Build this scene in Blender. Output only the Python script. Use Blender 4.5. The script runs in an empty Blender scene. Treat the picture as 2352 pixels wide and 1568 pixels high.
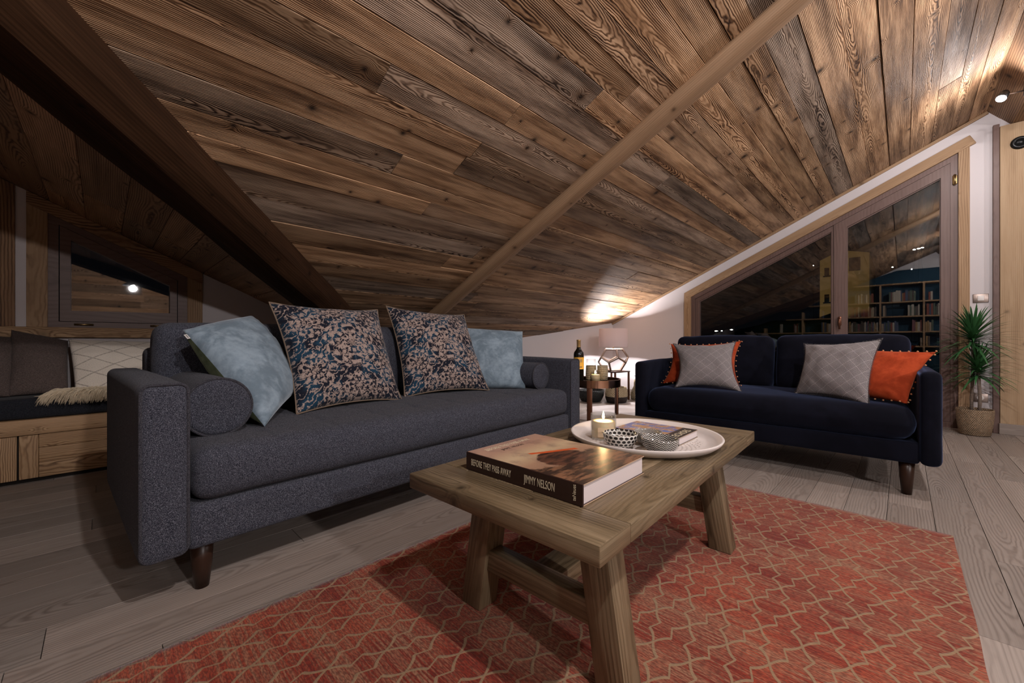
import bpy, bmesh, math, random
from mathutils import Vector, Matrix, noise
random.seed(7)
PI = math.pi

# ------------------------------------------------------------------ camera, world, lights
CAM_H = 0.74
AZ = math.atan(899 / 920)
cam_data = bpy.data.cameras.new('camera')
cam = bpy.data.objects.new('camera', cam_data)
bpy.context.scene.collection.objects.link(cam)
cam.location = (0, 0, CAM_H)
cam.rotation_euler = (PI / 2, 0, AZ - PI / 2)
cam_data.sensor_width = 36
cam_data.lens = 36 * 920 / 2352
cam_data.clip_start = 0.05
bpy.context.scene.camera = cam

sc = bpy.context.scene
world = bpy.data.worlds.new('night_sky')
sc.world = world
world.use_nodes = True
world.node_tree.nodes['Background'].inputs[0].default_value = (0.008, 0.008, 0.011, 1)
world.node_tree.nodes['Background'].inputs[1].default_value = 0.2
sc.view_settings.view_transform = 'Standard'
sc.view_settings.look = 'None'
sc.view_settings.exposure = 0.0
sc.view_settings.gamma = 1
sc.view_settings.use_curve_mapping = False
sc.cycles.max_bounces = 7
sc.cycles.diffuse_bounces = 4
sc.cycles.glossy_bounces = 4
sc.cycles.transmission_bounces = 6
sc.cycles.transparent_max_bounces = 10
sc.cycles.sample_clamp_indirect = 4.0
sc.cycles.caustics_reflective = False
sc.cycles.caustics_refractive = False
sc.cycles.use_denoising = True

# spot lights under the ridge, the last an added unseen fill: (x, y, z, watts)
SPOTS = [(4.27, -0.48, 2.40, 18), (2.60, -0.55, 2.38, 54), (0.42, -0.58, 2.38, 106), (-1.2, -0.58, 2.38, 14), (3.6, -2.3, 2.38, 60)]
PENDANT = (0.40, -2.60, 1.74, 200)
WARM = (1.0, 0.80, 0.60)
LIGHT_COL = (1.0, 0.92, 0.91)

# ------------------------------------------------------------------ object helpers
COL = sc.collection


def link(o, parent=None):
    COL.objects.link(o)
    if parent is not None:
        o.parent = parent
    return o


def tag(o, label=None, cat=None, group=None, kind=None):
    if label:
        o['label'] = label
    if cat:
        o['category'] = cat
    if group:
        o['group'] = group
    if kind:
        o['kind'] = kind
    return o


def thing(name, label, cat, loc=(0, 0, 0), rz=0.0, group=None):
    o = bpy.data.objects.new(name, None)
    o.empty_display_size = 0.1
    link(o)
    o.location = loc
    o.rotation_euler = (0, 0, rz)
    return tag(o, label, cat, group)


def obj(name, bm, mat, parent=None, smooth=True, loc=None, rot=None, auto=None):
    me = bpy.data.meshes.new(name)
    bmesh.ops.recalc_face_normals(bm, faces=bm.faces)
    bm.to_mesh(me)
    bm.free()
    mats = mat if isinstance(mat, (list, tuple)) else [mat]
    for m in mats:
        me.materials.append(m)
    if smooth:
        me.polygons.foreach_set('use_smooth', [True] * len(me.polygons))
        if auto:
            me.set_sharp_from_angle(angle=math.radians(auto))
    o = bpy.data.objects.new(name, me)
    link(o, parent)
    if loc:
        o.location = loc
    if rot:
        o.rotation_euler = rot
    return o


def struct(name, bm, mat, parent=None, smooth=False, **k):
    o = obj(name, bm, mat, parent, smooth, **k)
    if parent is None:
        o['kind'] = 'structure'
    return o


def copy_tree(o, parent=None):
    c = o.copy()
    COL.objects.link(c)
    c.parent = parent
    for ch in list(o.children):
        copy_tree(ch, c)
    return c


def add_box(bm, x0, x1, y0, y1, z0, z1, bev=0.0, seg=2, M=None):
    r = bmesh.ops.create_cube(bm, size=1)
    vs = r['verts']
    for v in vs:
        v.co = Vector((x0 + (v.co.x + .5) * (x1 - x0), y0 + (v.co.y + .5) * (y1 - y0), z0 + (v.co.z + .5) * (z1 - z0)))
    if bev > 0:
        es = list({e for v in vs for e in v.link_edges})
        rr = bmesh.ops.bevel(bm, geom=es, offset=bev, segments=seg, affect='EDGES', profile=0.5)
        vs = list({v for f in rr['faces'] for v in f.verts} | {v for v in vs if v.is_valid})
    if M is not None:
        for v in vs:
            v.co = M @ v.co
    return vs


def box(x0, x1, y0, y1, z0, z1, bev=0.0, seg=2):
    bm = bmesh.new()
    add_box(bm, x0, x1, y0, y1, z0, z1, bev, seg)
    return bm


def add_prism(bm, pts, vec):
    """closed solid from a polygon (3D points) pushed along vec"""
    a = [bm.verts.new(p) for p in pts]
    b = [bm.verts.new(Vector(p) + Vector(vec)) for p in pts]
    n = len(pts)
    bm.faces.new(a)
    bm.faces.new(b[::-1])
    for i in range(n):
        bm.faces.new((a[i], a[(i + 1) % n], b[(i + 1) % n], b[i]))


def prism(pts, vec):
    bm = bmesh.new()
    add_prism(bm, pts, vec)
    return bm


def add_tube(bm, pts, r, seg=8, closed=False, radii=None, cap=True):
    pts = [Vector(p) for p in pts]
    n = len(pts)
    rings = []
    up = Vector((0, 0, 1))
    prev = None
    for i in range(n):
        if closed:
            t = (pts[(i + 1) % n] - pts[i - 1])
        else:
            t = pts[min(i + 1, n - 1)] - pts[max(i - 1, 0)]
        if t.length < 1e-9:
            t = Vector((0, 0, 1))
        t.normalize()
        if prev is None:
            a = t.cross(up)
            if a.length < 0.05:
                a = t.cross(Vector((1, 0, 0)))
        else:
            a = prev - t * prev.dot(t)
            if a.length < 1e-6:
                a = t.cross(up)
        a.normalize()
        prev = a
        b = t.cross(a)
        rr = radii[i] if radii else r
        rings.append([bm.verts.new(pts[i] + (a * math.cos(2 * PI * k / seg) + b * math.sin(2 * PI * k / seg)) * rr) for k in range(seg)])
    m = n if closed else n - 1
    for i in range(m):
        A, B = rings[i], rings[(i + 1) % n]
        for k in range(seg):
            bm.faces.new((A[k], A[(k + 1) % seg], B[(k + 1) % seg], B[k]))
    if not closed and cap:
        bm.faces.new(rings[0][::-1])
        bm.faces.new(rings[-1])


def tube(pts, r, seg=8, closed=False, radii=None):
    bm = bmesh.new()
    add_tube(bm, pts, r, seg, closed, radii)
    return bm


def add_lathe(bm, prof, seg=32, cx=0, cy=0, cz=0):
    """prof: list of (r, z). r=0 ends are closed."""
    rings = []
    for r, z in prof:
        if r < 1e-6:
            rings.append([bm.verts.new((cx, cy, cz + z))])
        else:
            rings.append([bm.verts.new((cx + r * math.cos(2 * PI * k / seg), cy + r * math.sin(2 * PI * k / seg), cz + z)) for k in range(seg)])
    for A, B in zip(rings, rings[1:]):
        for k in range(seg):
            if len(A) == 1 and len(B) == 1:
                continue
            if len(A) == 1:
                bm.faces.new((A[0], B[k], B[(k + 1) % seg]))
            elif len(B) == 1:
                bm.faces.new((A[k], A[(k + 1) % seg], B[0]))
            else:
                bm.faces.new((A[k], A[(k + 1) % seg], B[(k + 1) % seg], B[k]))


def lathe(prof, seg=32):
    bm = bmesh.new()
    add_lathe(bm, prof, seg)
    return bm


def uv_lathe(prof, seg=48):
    """lathe with UV (u = around, v = along the profile)"""
    bm = bmesh.new()
    uvl = bm.loops.layers.uv.new('UVMap')
    s = [0.0]
    for a, b in zip(prof, prof[1:]):
        s.append(s[-1] + math.hypot(b[0] - a[0], b[1] - a[1]))
    rings = [[bm.verts.new((r * math.cos(2 * PI * k / seg), r * math.sin(2 * PI * k / seg), z)) for k in range(seg)] for r, z in prof]
    for i in range(len(prof) - 1):
        for k in range(seg):
            f = bm.faces.new((rings[i][k], rings[i][(k + 1) % seg], rings[i + 1][(k + 1) % seg], rings[i + 1][k]))
            for l, (uu, vv) in zip(f.loops, ((k, s[i]), (k + 1, s[i]), (k + 1, s[i + 1]), (k, s[i + 1]))):
                l[uvl].uv = (uu / seg, vv)
    return bm


def axis_samples(h, r, n):
    out = [-h + r * (1 - math.cos(PI / 2 * i / 3)) for i in range(4)]
    a = h - r
    out += [-a + 2 * a * i / n for i in range(1, n)]
    out += [h - r * (1 - math.cos(PI / 2 * i / 3)) for i in range(3, -1, -1)]
    return out


def rbox(cx, cy, cz, hx, hy, hz, r, crown=(0, 0, 0), n=(8, 8, 4), wr=0.0, seed=0.0, fn=None):
    """soft rounded block: half sizes h, edge radius r, each face bulged by crown, wr = wrinkle height"""
    bm = bmesh.new()
    r = min(r, hx * .98, hy * .98, hz * .98)
    S = [axis_samples(h, r, k) for h, k in zip((hx, hy, hz), n)]
    L = [len(s) for s in S]
    H = (hx, hy, hz)
    vid = {}

    def vert(i, j, k):
        key = (i, j, k)
        if key in vid:
            return vid[key]
        p = Vector((S[0][i], S[1][j], S[2][k]))
        q = Vector([max(-(H[a] - r), min(H[a] - r, p[a])) for a in range(3)])
        d = p - q
        if d.length > 1e-9:
            d.normalize()
        w = q + d * r
        u = [w[a] / H[a] for a in range(3)]
        f = [max(0.0, 1 - x * x) for x in u]
        o = Vector((crown[0] * u[0] * f[1] * f[2], crown[1] * u[1] * f[0] * f[2], crown[2] * u[2] * f[0] * f[1]))
        w2 = w + o
        if wr:
            nn = noise.noise(w2 * 9 + Vector((seed, seed, seed))) + .5 * noise.noise(w2 * 21 + Vector((seed, 3, seed)))
            w2 += d * wr * nn
        if fn:
            w2 = fn(w2, u)
        vid[key] = bm.verts.new(w2 + Vector((cx, cy, cz)))
        return vid[key]
    for a in range(3):
        b, c = (a + 1) % 3, (a + 2) % 3
        for side in (0, L[a] - 1):
            for i in range(L[b] - 1):
                for j in range(L[c] - 1):
                    q = []
                    for di, dj in ((0, 0), (1, 0), (1, 1), (0, 1)):
                        idx = [0, 0, 0]
                        idx[a], idx[b], idx[c] = side, i + di, j + dj
                        q.append(vert(*idx))
                    bm.faces.new(q if side else q[::-1])
    return bm


def grid_uv(bm, f, uvs):
    uvl = bm.loops.layers.uv.verify()
    for l, uv in zip(f.loops, uvs):
        l[uvl].uv = uv


def merge(dst, src):
    me = bpy.data.meshes.new('tmp')
    src.to_mesh(me)
    src.free()
    dst.from_mesh(me)
    bpy.data.meshes.remove(me)


# ------------------------------------------------------------------ node helpers
class NT:
    def __init__(s, name):
        s.m = bpy.data.materials.new(name)
        s.m.use_nodes = True
        s.t = s.m.node_tree
        s.b = s.t.nodes['Principled BSDF']
        s.out = s.t.nodes['Material Output']

    def n(s, typ, **k):
        nd = s.t.nodes.new(typ)
        for a, v in k.items():
            setattr(nd, a, v)
        return nd

    def set(s, sock, v):
        if hasattr(v, 'is_linked') or hasattr(v, 'links'):
            s.t.links.new(v, sock)
        elif isinstance(v, (tuple, list)) and len(v) == 3 and sock.type == 'RGBA':
            sock.default_value = (*v, 1)
        else:
            sock.default_value = v

    def math(s, op, a, b=None, c=None, clamp=False):
        nd = s.n('ShaderNodeMath', operation=op, use_clamp=clamp)
        s.set(nd.inputs[0], a)
        if b is not None:
            s.set(nd.inputs[1], b)
        if c is not None:
            s.set(nd.inputs[2], c)
        return nd.outputs[0]

    def vmath(s, op, a, b=None, scale=None):
        nd = s.n('ShaderNodeVectorMath', operation=op)
        s.set(nd.inputs[0], a)
        if b is not None:
            s.set(nd.inputs[1], b)
        if scale is not None:
            s.set(nd.inputs['Scale'], scale)
        return nd.outputs['Value'] if op in ('LENGTH', 'DISTANCE', 'DOT_PRODUCT') else nd.outputs[0]

    def comb(s, x, y, z):
        nd = s.n('ShaderNodeCombineXYZ')
        for i, v in enumerate((x, y, z)):
            s.set(nd.inputs[i], v)
        return nd.outputs[0]

    def sep(s, v):
        nd = s.n('ShaderNodeSeparateXYZ')
        s.set(nd.inputs[0], v)
        return nd.outputs

    def noise(s, vec, scale, detail=2.0, rough=0.5, dist=0.0, dims='3D'):
        nd = s.n('ShaderNodeTexNoise', noise_dimensions=dims)
        s.set(nd.inputs['Vector'], vec)
        nd.inputs['Scale'].default_value = scale
        nd.inputs['Detail'].default_value = detail
        nd.inputs['Roughness'].default_value = rough
        nd.inputs['Distortion'].default_value = dist
        return nd.outputs[0]

    def voro(s, vec, scale, feature='F1', rand=1.0, out='Distance', dims='3D'):
        nd = s.n('ShaderNodeTexVoronoi', feature=feature, voronoi_dimensions=dims)
        s.set(nd.inputs['Vector'], vec)
        nd.inputs['Scale'].default_value = scale
        if 'Randomness' in nd.inputs:
            nd.inputs['Randomness'].default_value = rand
        return nd.outputs[out]

    def mix(s, f, a, b, mode='MIX'):
        nd = s.n('ShaderNodeMix', data_type='RGBA', blend_type=mode)
        s.set(nd.inputs[0], f)
        s.set(nd.inputs[6], a)
        s.set(nd.inputs[7], b)
        return nd.outputs[2]

    def ramp(s, f, stops, interp='LINEAR'):
        nd = s.n('ShaderNodeValToRGB')
        nd.color_ramp.interpolation = interp
        cr = nd.color_ramp
        while len(cr.elements) < len(stops):
            cr.elements.new(0.5)
        for e, (p, c) in zip(cr.elements, stops):
            e.position = p
            e.color = (*c, 1) if len(c) == 3 else c
        s.set(nd.inputs[0], f)
        return nd.outputs[0]

    def map(s, v, a, b, c, d):
        nd = s.n('ShaderNodeMapRange')
        s.set(nd.inputs[0], v)
        for i, x in enumerate((a, b, c, d)):
            nd.inputs[i + 1].default_value = x
        return nd.outputs[0]

    def smooth(s, v, a, b):
        nd = s.n('ShaderNodeMapRange', interpolation_type='SMOOTHSTEP')
        s.set(nd.inputs[0], v)
        nd.inputs[1].default_value = a
        nd.inputs[2].default_value = b
        nd.inputs[3].default_value = 0
        nd.inputs[4].default_value = 1
        return nd.outputs[0]

    def uv(s):
        return s.n('ShaderNodeTexCoord').outputs['UV']

    def obj(s):
        return s.n('ShaderNodeTexCoord').outputs['Object']

    def gen(s):
        return s.n('ShaderNodeTexCoord').outputs['Generated']

    def col(s, c):
        s.set(s.b.inputs['Base Color'], c)

    def p(s, **k):
        for a, v in k.items():
            s.set(s.b.inputs[a.replace('_', ' ')], v)

    def bump(s, h, dist=0.002, strength=1.0):
        nd = s.n('ShaderNodeBump')
        nd.inputs['Strength'].default_value = strength
        nd.inputs['Distance'].default_value = dist
        s.set(nd.inputs['Height'], h)
        s.t.links.new(nd.outputs[0], s.b.inputs['Normal'])


def plain(name, c, rough=0.5, metal=0.0, **k):
    t = NT(name)
    t.col(c)
    t.p(Roughness=rough, Metallic=metal, **k)
    return t.m


def wood(name, dark, mid, light, ring=42.0, rough=0.62, bump=0.0012, contrast=1.0, knots=1.0, fine=0.35, grey=0.0, spec=0.3, bright=(0.6, 1.25), swing=1.0, quarter=0.12, cloud=0.7):
    """plain-sawn board: UV in metres (u along, v across), 'tone' attribute random per board"""
    t = NT(name)
    uv = t.sep(t.uv())
    at = t.n('ShaderNodeAttribute', attribute_name='tone')
    tn = t.sep(at.outputs['Vector'])
    u, v = uv[0], uv[1]
    r, g, b = tn[0], tn[1], tn[2]
    uo = t.math('MULTIPLY_ADD', r, 37.0, u)
    vo = t.math('MULTIPLY_ADD', g, 23.0, v)
    flow = t.noise(t.comb(t.math('MULTIPLY', uo, 1.5), t.math('MULTIPLY', vo, 2.2), t.math('MULTIPLY', b, 9.0)), 1.0, 2.0, 0.5)
    flow2 = t.noise(t.comb(t.math('MULTIPLY', uo, 1.0), 0.0, t.math('MULTIPLY', g, 40.0)), 0.9, 1.0, 0.5)
    kd = t.vmath('DISTANCE', t.comb(uo, vo, 0.0), t.voro(t.comb(uo, vo, 0.0), 3.1, rand=1.0, out='Position', dims='2D'))
    krnd = t.sep(t.voro(t.comb(uo, vo, 0.0), 3.1, rand=1.0, out='Color', dims='2D'))[0]
    kn = t.math('MULTIPLY', kd, t.map(krnd, 0, 1, 0.6, 2.6))
    kshape = t.math('POWER', 2.718, t.math('MULTIPLY', t.math('MULTIPLY', kn, kn), -900.0))
    depth = t.math('MULTIPLY', t.math('SUBTRACT', flow2, 0.42), 0.42 * swing)
    depth = t.math('MULTIPLY_ADD', t.math('SUBTRACT', flow, 0.5), 0.075 * swing, depth)
    depth = t.math('MULTIPLY_ADD', kshape, 0.030 * knots, depth)
    wig = t.noise(t.comb(t.math('MULTIPLY', uo, 9.0), t.math('MULTIPLY', vo, 26.0), 2.0), 1.0, 2.0, 0.6)
    depth = t.math('MULTIPLY_ADD', t.math('SUBTRACT', wig, 0.5), 0.016, depth)
    vv = t.math('MULTIPLY_ADD', t.math('SUBTRACT', g, 0.5), quarter, v)
    vv = t.math('MULTIPLY_ADD', t.math('SUBTRACT', wig, 0.5), 0.006, vv)
    w = t.n('ShaderNodeTexWave', wave_type='RINGS', rings_direction='X', wave_profile='SIN')
    t.set(w.inputs['Vector'], t.comb(0.0, vv, depth))
    w.inputs['Scale'].default_value = ring
    w.inputs['Distortion'].default_value = 0.5
    w.inputs['Detail'].default_value = 2
    w.inputs['Detail Scale'].default_value = 0.3
    grain = w.outputs[1]
    fib = t.noise(t.comb(t.math('MULTIPLY', uo, 5.0), t.math('MULTIPLY', vo, 420.0), 0.0), 1.0, 2.0, 0.6)
    big = t.noise(t.comb(t.math('MULTIPLY', uo, 1.4), t.math('MULTIPLY', vo, 16.0), 4.0), 1.0, 4.0, 0.65)
    grain = t.math('SUBTRACT', 1.0, t.math('POWER', grain, 1.8))
    soft = t.noise(t.comb(t.math('MULTIPLY', uo, 2.3), t.math('MULTIPLY', vo, 14.0), 7.0), 1.0, 2.0, 0.5)
    grain = t.math('ADD', 0.5, t.math('MULTIPLY', t.math('SUBTRACT', grain, 0.5), t.map(soft, .35, .65, .35, 1.15)))
    g2 = t.math('ADD', t.math('MULTIPLY', t.math('SUBTRACT', grain, 0.5), contrast), 0.5)
    g3 = t.math('MULTIPLY_ADD', t.math('SUBTRACT', fib, 0.5), fine, g2)
    g4 = t.math('MULTIPLY_ADD', t.math('SUBTRACT', big, 0.5), cloud, g3)
    c = t.ramp(g4, [(0.05, dark), (0.5, mid), (0.95, light)])
    br = t.map(b, 0, 1, bright[0], bright[1])
    c = t.mix(1.0, c, t.comb(br, br, br), 'MULTIPLY')
    # reddish or greyer boards
    lum = t.n('ShaderNodeRGBToBW')
    t.set(lum.inputs[0], c)
    gc = t.mix(1.0, lum.outputs[0], (1.05, 0.98, 0.9), 'MULTIPLY')
    c = t.mix(t.math('MULTIPLY', t.smooth(r, 0.35, 1.0), grey), c, gc)
    halo = t.math('POWER', 2.718, t.math('MULTIPLY', t.math('MULTIPLY', kn, kn), -650.0))
    c = t.mix(t.math('MULTIPLY', halo, 0.55 * min(1, knots)), c, tuple((x + y) / 2 for x, y in zip(dark, mid)))
    core = t.math('POWER', 2.718, t.math('MULTIPLY', t.math('MULTIPLY', kn, kn), -3800.0))
    c = t.mix(t.math('MULTIPLY', core, min(1, 0.9 * knots)), c, tuple(x * 0.35 for x in dark))
    t.col(c)
    t.p(Roughness=rough)
    t.b.inputs['Specular IOR Level'].default_value = spec
    if bump:
        t.bump(t.math('MULTIPLY_ADD', fib, 0.3, g2), bump, 0.9)
    return t.m


def tone_layer(bm):
    return bm.loops.layers.float_color.get('tone') or bm.loops.layers.float_color.new('tone')


def board(bm, o, U, V, N, u0, u1, v0, v1, th, ends=None, tone=None, gap=0.0012, c=0.0015):
    """one board, visible face towards N. ends=(du0,du1): slant of each end over the board's width"""
    uvl = bm.loops.layers.uv.verify()
    tl = tone_layer(bm)
    tone = tone or (random.random(), random.random(), random.random())
    e0, e1 = ends or (0, 0)
    v0 += gap
    v1 -= gap
    rect = [(u0, v0), (u1, v0), (u1 + e1, v1), (u0 + e0, v1)]
    inn = [(u0 + c, v0 + c), (u1 - c, v0 + c), (u1 + e1 - c, v1 - c), (u0 + e0 + c, v1 - c)]
    vm = (v0 + v1) / 2
    P = lambda p, h: o + U * p[0] + V * p[1] + N * h
    top = [bm.verts.new(P(p, th)) for p in inn]
    mid = [bm.verts.new(P(p, th - c)) for p in rect]
    bot = [bm.verts.new(P(p, 0)) for p in rect]
    fs = [(top, inn)]
    faces = [bm.faces.new(top)]
    uvs = [inn]
    for i in range(4):
        j = (i + 1) % 4
        faces.append(bm.faces.new((mid[i], mid[j], top[j], top[i])))
        uvs.append([rect[i], rect[j], inn[j], inn[i]])
        faces.append(bm.faces.new((bot[i], bot[j], mid[j], mid[i])))
        uvs.append([(rect[i][0], rect[i][1] + .02), (rect[j][0], rect[j][1] + .02), rect[j], rect[i]])
    faces.append(bm.faces.new(bot[::-1]))
    uvs.append(rect[::-1])
    for f, q in zip(faces, uvs):
        for l, (a, b) in zip(f.loops, q):
            l[uvl].uv = (a, b - vm)
            l[tl] = (*tone, 1)


def boards(o, U, V, N, rows, lens, th, jit=0.003, span=None, c=0.0015, gap=0.0012):
    """rows: list of (v0, v1); span(v)->(u_start, u_end); board ends jump at random"""
    bm = bmesh.new()
    for v0, v1 in rows:
        a0, b0 = span(v0)
        a1, b1 = span(v1)
        if b0 - a0 < .02 and b1 - a1 < .02:
            continue
        lo, hi = max(a0, a1), min(b0, b1)
        cuts = []
        x = min(a0, a1) + random.uniform(.3, 1) * lens[0]
        while x < max(b0, b1) - .35:
            if x > lo + .3 and x < hi - .3:
                cuts.append(x)
            x += random.uniform(*lens)
        us = [None] + cuts + [None]
        for i in range(len(us) - 1):
            s0, s1 = (us[i], us[i]) if us[i] is not None else (a0, a1)
            t0, t1 = (us[i + 1], us[i + 1]) if us[i + 1] is not None else (b0, b1)
            if t0 <= s0 + 1e-4 and t1 <= s1 + 1e-4:
                continue
            t0, t1 = max(t0, s0 + .004), max(t1, s1 + .004)
            board(bm, o, U, V, N, s0 + .0008, t0 - .0008, v0, v1, th + random.uniform(0, jit), (s1 - s0, t1 - t0), c=c, gap=gap)
    return bm


def rows_between(a, b, w0, w1):
    out = []
    x = a
    while x < b - 1e-6:
        w = random.uniform(w0, w1)
        if b - (x + w) < w0 * .6:
            w = b - x
        out.append((x, min(b, x + w)))
        x += w
    return out


def wood_block(bm, x0, x1, y0, y1, z0, z1, axis='x', M=None, tone=None):
    """solid timber with grain running along one axis"""
    uvl = bm.loops.layers.uv.verify()
    tl = tone_layer(bm)
    tone = tone or (random.random(), random.random(), random.random())
    n0 = len(bm.faces)
    b2 = bmesh.new()
    add_box(b2, x0, x1, y0, y1, z0, z1, min(.003, (x1 - x0) * .2, (y1 - y0) * .2, (z1 - z0) * .2), 2)
    me = bpy.data.meshes.new('tmp')
    b2.to_mesh(me)
    b2.free()
    bm.from_mesh(me)
    bm.normal_update()
    bpy.data.meshes.remove(me)
    ax = 'xyz'.index(axis)
    cx = ((x0 + x1) / 2, (y0 + y1) / 2, (z0 + z1) / 2)
    done = set()
    for f in list(bm.faces)[n0:]:
        nr = f.normal
        k = max(range(3), key=lambda i: abs(nr[i]))
        oth = [i for i in range(3) if i != ax]
        for l in f.loops:
            p = l.vert.co
            if k == ax:
                l[uvl].uv = ((p[oth[0]] - cx[oth[0]]) * .5, p[oth[1]] - cx[oth[1]])
            else:
                m = [i for i in oth if i != k][0]
                l[uvl].uv = (p[ax], p[m] - cx[m] + .013 * k)
            l[tl] = (*tone, 1)
        for v in f.verts:
            done.add(v)
    if M is not None:
        for v in done:
            v.co = M @ v.co


def timber(x0, x1, y0, y1, z0, z1, axis='x', M=None, tone=None):
    bm = bmesh.new()
    wood_block(bm, x0, x1, y0, y1, z0, z1, axis, M, tone)
    return bm


def text_mesh(name, body, size, mat, parent, M, extrude=0.00025, align='LEFT', sx=1.0, sp=1.0):
    cu = bpy.data.curves.new(name, 'FONT')
    cu.body = body
    cu.size = size
    cu.extrude = extrude
    cu.align_x = align
    cu.space_character = sp
    t = bpy.data.objects.new(name + '_tmp', cu)
    COL.objects.link(t)
    dg = bpy.context.evaluated_depsgraph_get()
    dg.update()
    me = bpy.data.meshes.new_from_object(t.evaluated_get(dg))
    bpy.data.objects.remove(t)
    bpy.data.curves.remove(cu)
    me.materials.clear()
    me.materials.append(mat)
    me.transform(M @ Matrix.Diagonal((sx, 1, 1, 1)))
    o = bpy.data.objects.new(name, me)
    link(o, parent)
    return o


def frame_mat(o, X, Y):
    """matrix placing text: local x along X, local y along Y, at point o"""
    X = Vector(X).normalized()
    Y = Vector(Y).normalized()
    Z = X.cross(Y)
    M = Matrix((X, Y, Z)).transposed().to_4x4()
    M.translation = Vector(o)
    return M

# ------------------------------------------------------------------ materials
M = {}
M['ceiling_wood'] = wood('ceiling_wood', (0.038, 0.015, 0.006), (0.290, 0.166, 0.086), (0.60, 0.392, 0.232), ring=56, contrast=0.70, knots=1.3, fine=0.45, grey=0.5, bump=0.002, bright=(0.45, 1.2), swing=0.42, quarter=0.26, cloud=2.3)
M['dormer_wood'] = wood('dormer_wood', (0.055, 0.027, 0.013), (0.30, 0.165, 0.083), (0.50, 0.30, 0.165), ring=40, contrast=0.6, knots=1.2, grey=0.2, bump=0.001, swing=0.6, quarter=.2, cloud=1.2)
M['beam_wood'] = wood('beam_wood', (0.15, 0.085, 0.045), (0.32, 0.205, 0.12), (0.47, 0.32, 0.20), ring=30, contrast=0.2, knots=0.9, fine=0.6, grey=0.1, bump=0.0006, bright=(0.9, 1.0), swing=.3)
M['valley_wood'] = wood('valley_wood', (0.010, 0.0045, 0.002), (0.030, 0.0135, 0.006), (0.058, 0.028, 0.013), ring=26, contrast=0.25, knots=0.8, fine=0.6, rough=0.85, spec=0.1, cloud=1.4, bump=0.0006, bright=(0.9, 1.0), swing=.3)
M['floor_wood'] = wood('floor_wood', (0.165, 0.134, 0.115), (0.270, 0.230, 0.202), (0.35, 0.305, 0.272), ring=34, contrast=0.5, knots=0.2, fine=0.5, rough=0.5, grey=0.4, bump=0.0002, bright=(0.80, 1.15), spec=0.35, swing=.7)
M['casing_wood'] = wood('casing_wood', (0.14, 0.080, 0.042), (0.32, 0.205, 0.115), (0.44, 0.305, 0.185), ring=40, contrast=0.4, knots=0.7, fine=0.4, bump=0.0004, bright=(0.85, 1.1), swing=.4)
M['bench_wood'] = wood('bench_wood', (0.12, 0.064, 0.032), (0.33, 0.205, 0.108), (0.48, 0.325, 0.185), ring=44, contrast=0.65, knots=0.5, fine=0.3, bump=0.0006, bright=(0.8, 1.1), swing=.5)
M['table_wood'] = wood('table_wood', (0.048, 0.033, 0.017), (0.150, 0.110, 0.063), (0.265, 0.205, 0.128), ring=36, contrast=0.30, knots=0.9, fine=0.75, rough=0.40, bump=0.0006, bright=(0.82, 1.1), spec=0.45, swing=.4, cloud=1.5)
M['panel_wood'] = wood('panel_wood', (0.24, 0.155, 0.085), (0.38, 0.265, 0.158), (0.46, 0.34, 0.215), ring=30, contrast=0.2, knots=0.6, fine=0.5, bump=0.0003, bright=(0.8, 1.08), swing=.4, quarter=.2, cloud=1.2)
M['shelf_wood'] = wood('shelf_wood', (0.16, 0.09, 0.045), (0.36, 0.23, 0.125), (0.46, 0.32, 0.19), ring=28, contrast=0.5, knots=0.4, bump=0, bright=(0.85, 1.1))
M['frame_wood'] = wood('frame_wood', (0.075, 0.046, 0.038), (0.135, 0.086, 0.074), (0.17, 0.115, 0.10), ring=22, contrast=0.25, knots=0.0, fine=0.6, rough=0.42, bump=0.0002, bright=(0.95, 1.05))
M['leg_wood'] = wood('leg_wood', (0.02, 0.009, 0.005), (0.045, 0.02, 0.012), (0.07, 0.034, 0.02), ring=24, contrast=0.4, knots=0, rough=0.35, bump=0)


def wall_paint():
    t = NT('wall_paint')
    n = t.noise(t.obj(), 1.2, 3)
    t.col(t.mix(n, (0.55, 0.52, 0.53), (0.60, 0.57, 0.585)))
    t.p(Roughness=0.75)
    t.bump(t.noise(t.obj(), 160, 3), 0.0006, 0.5)
    return t.m


M['wall'] = wall_paint()
M['dark_void'] = plain('dark_backing', (0.01, 0.007, 0.005), 0.9)


def tweed(name, dark, mid, light, scale=900):
    t = NT(name)
    o = t.obj()
    n1 = t.noise(o, scale, 1, 0.6)
    s = t.sep(o)
    n2 = t.noise(t.comb(t.math('MULTIPLY', s[0], 1.0), t.math('MULTIPLY', s[1], 1.0), t.math('MULTIPLY', s[2], 5.0)), scale * .35, 1, 0.6)
    n3 = t.noise(t.comb(t.math('MULTIPLY', s[0], 4.0), t.math('MULTIPLY', s[1], 4.0), s[2]), scale * .4, 1, 0.6)
    f = t.math('MULTIPLY_ADD', n2, 0.5, t.math('MULTIPLY', n1, 0.6))
    f = t.math('MULTIPLY_ADD', n3, 0.45, f)
    c = t.ramp(f, [(0.62, dark), (0.79, mid), (0.97, light)])
    t.col(c)
    t.p(Roughness=0.95)
    t.b.inputs['Sheen Weight'].default_value = 0.06
    t.b.inputs['Sheen Roughness'].default_value = 0.5
    t.b.inputs['Specular IOR Level'].default_value = 0.08
    t.bump(f, 0.0012, 0.8)
    return t.m


M['tweed'] = tweed('charcoal_tweed', (0.006, 0.0065, 0.0115), (0.030, 0.033, 0.049), (0.215, 0.23, 0.275))
M['tweed_piping'] = tweed('charcoal_piping', (0.010, 0.010, 0.014), (0.035, 0.036, 0.046), (0.12, 0.12, 0.14))


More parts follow.
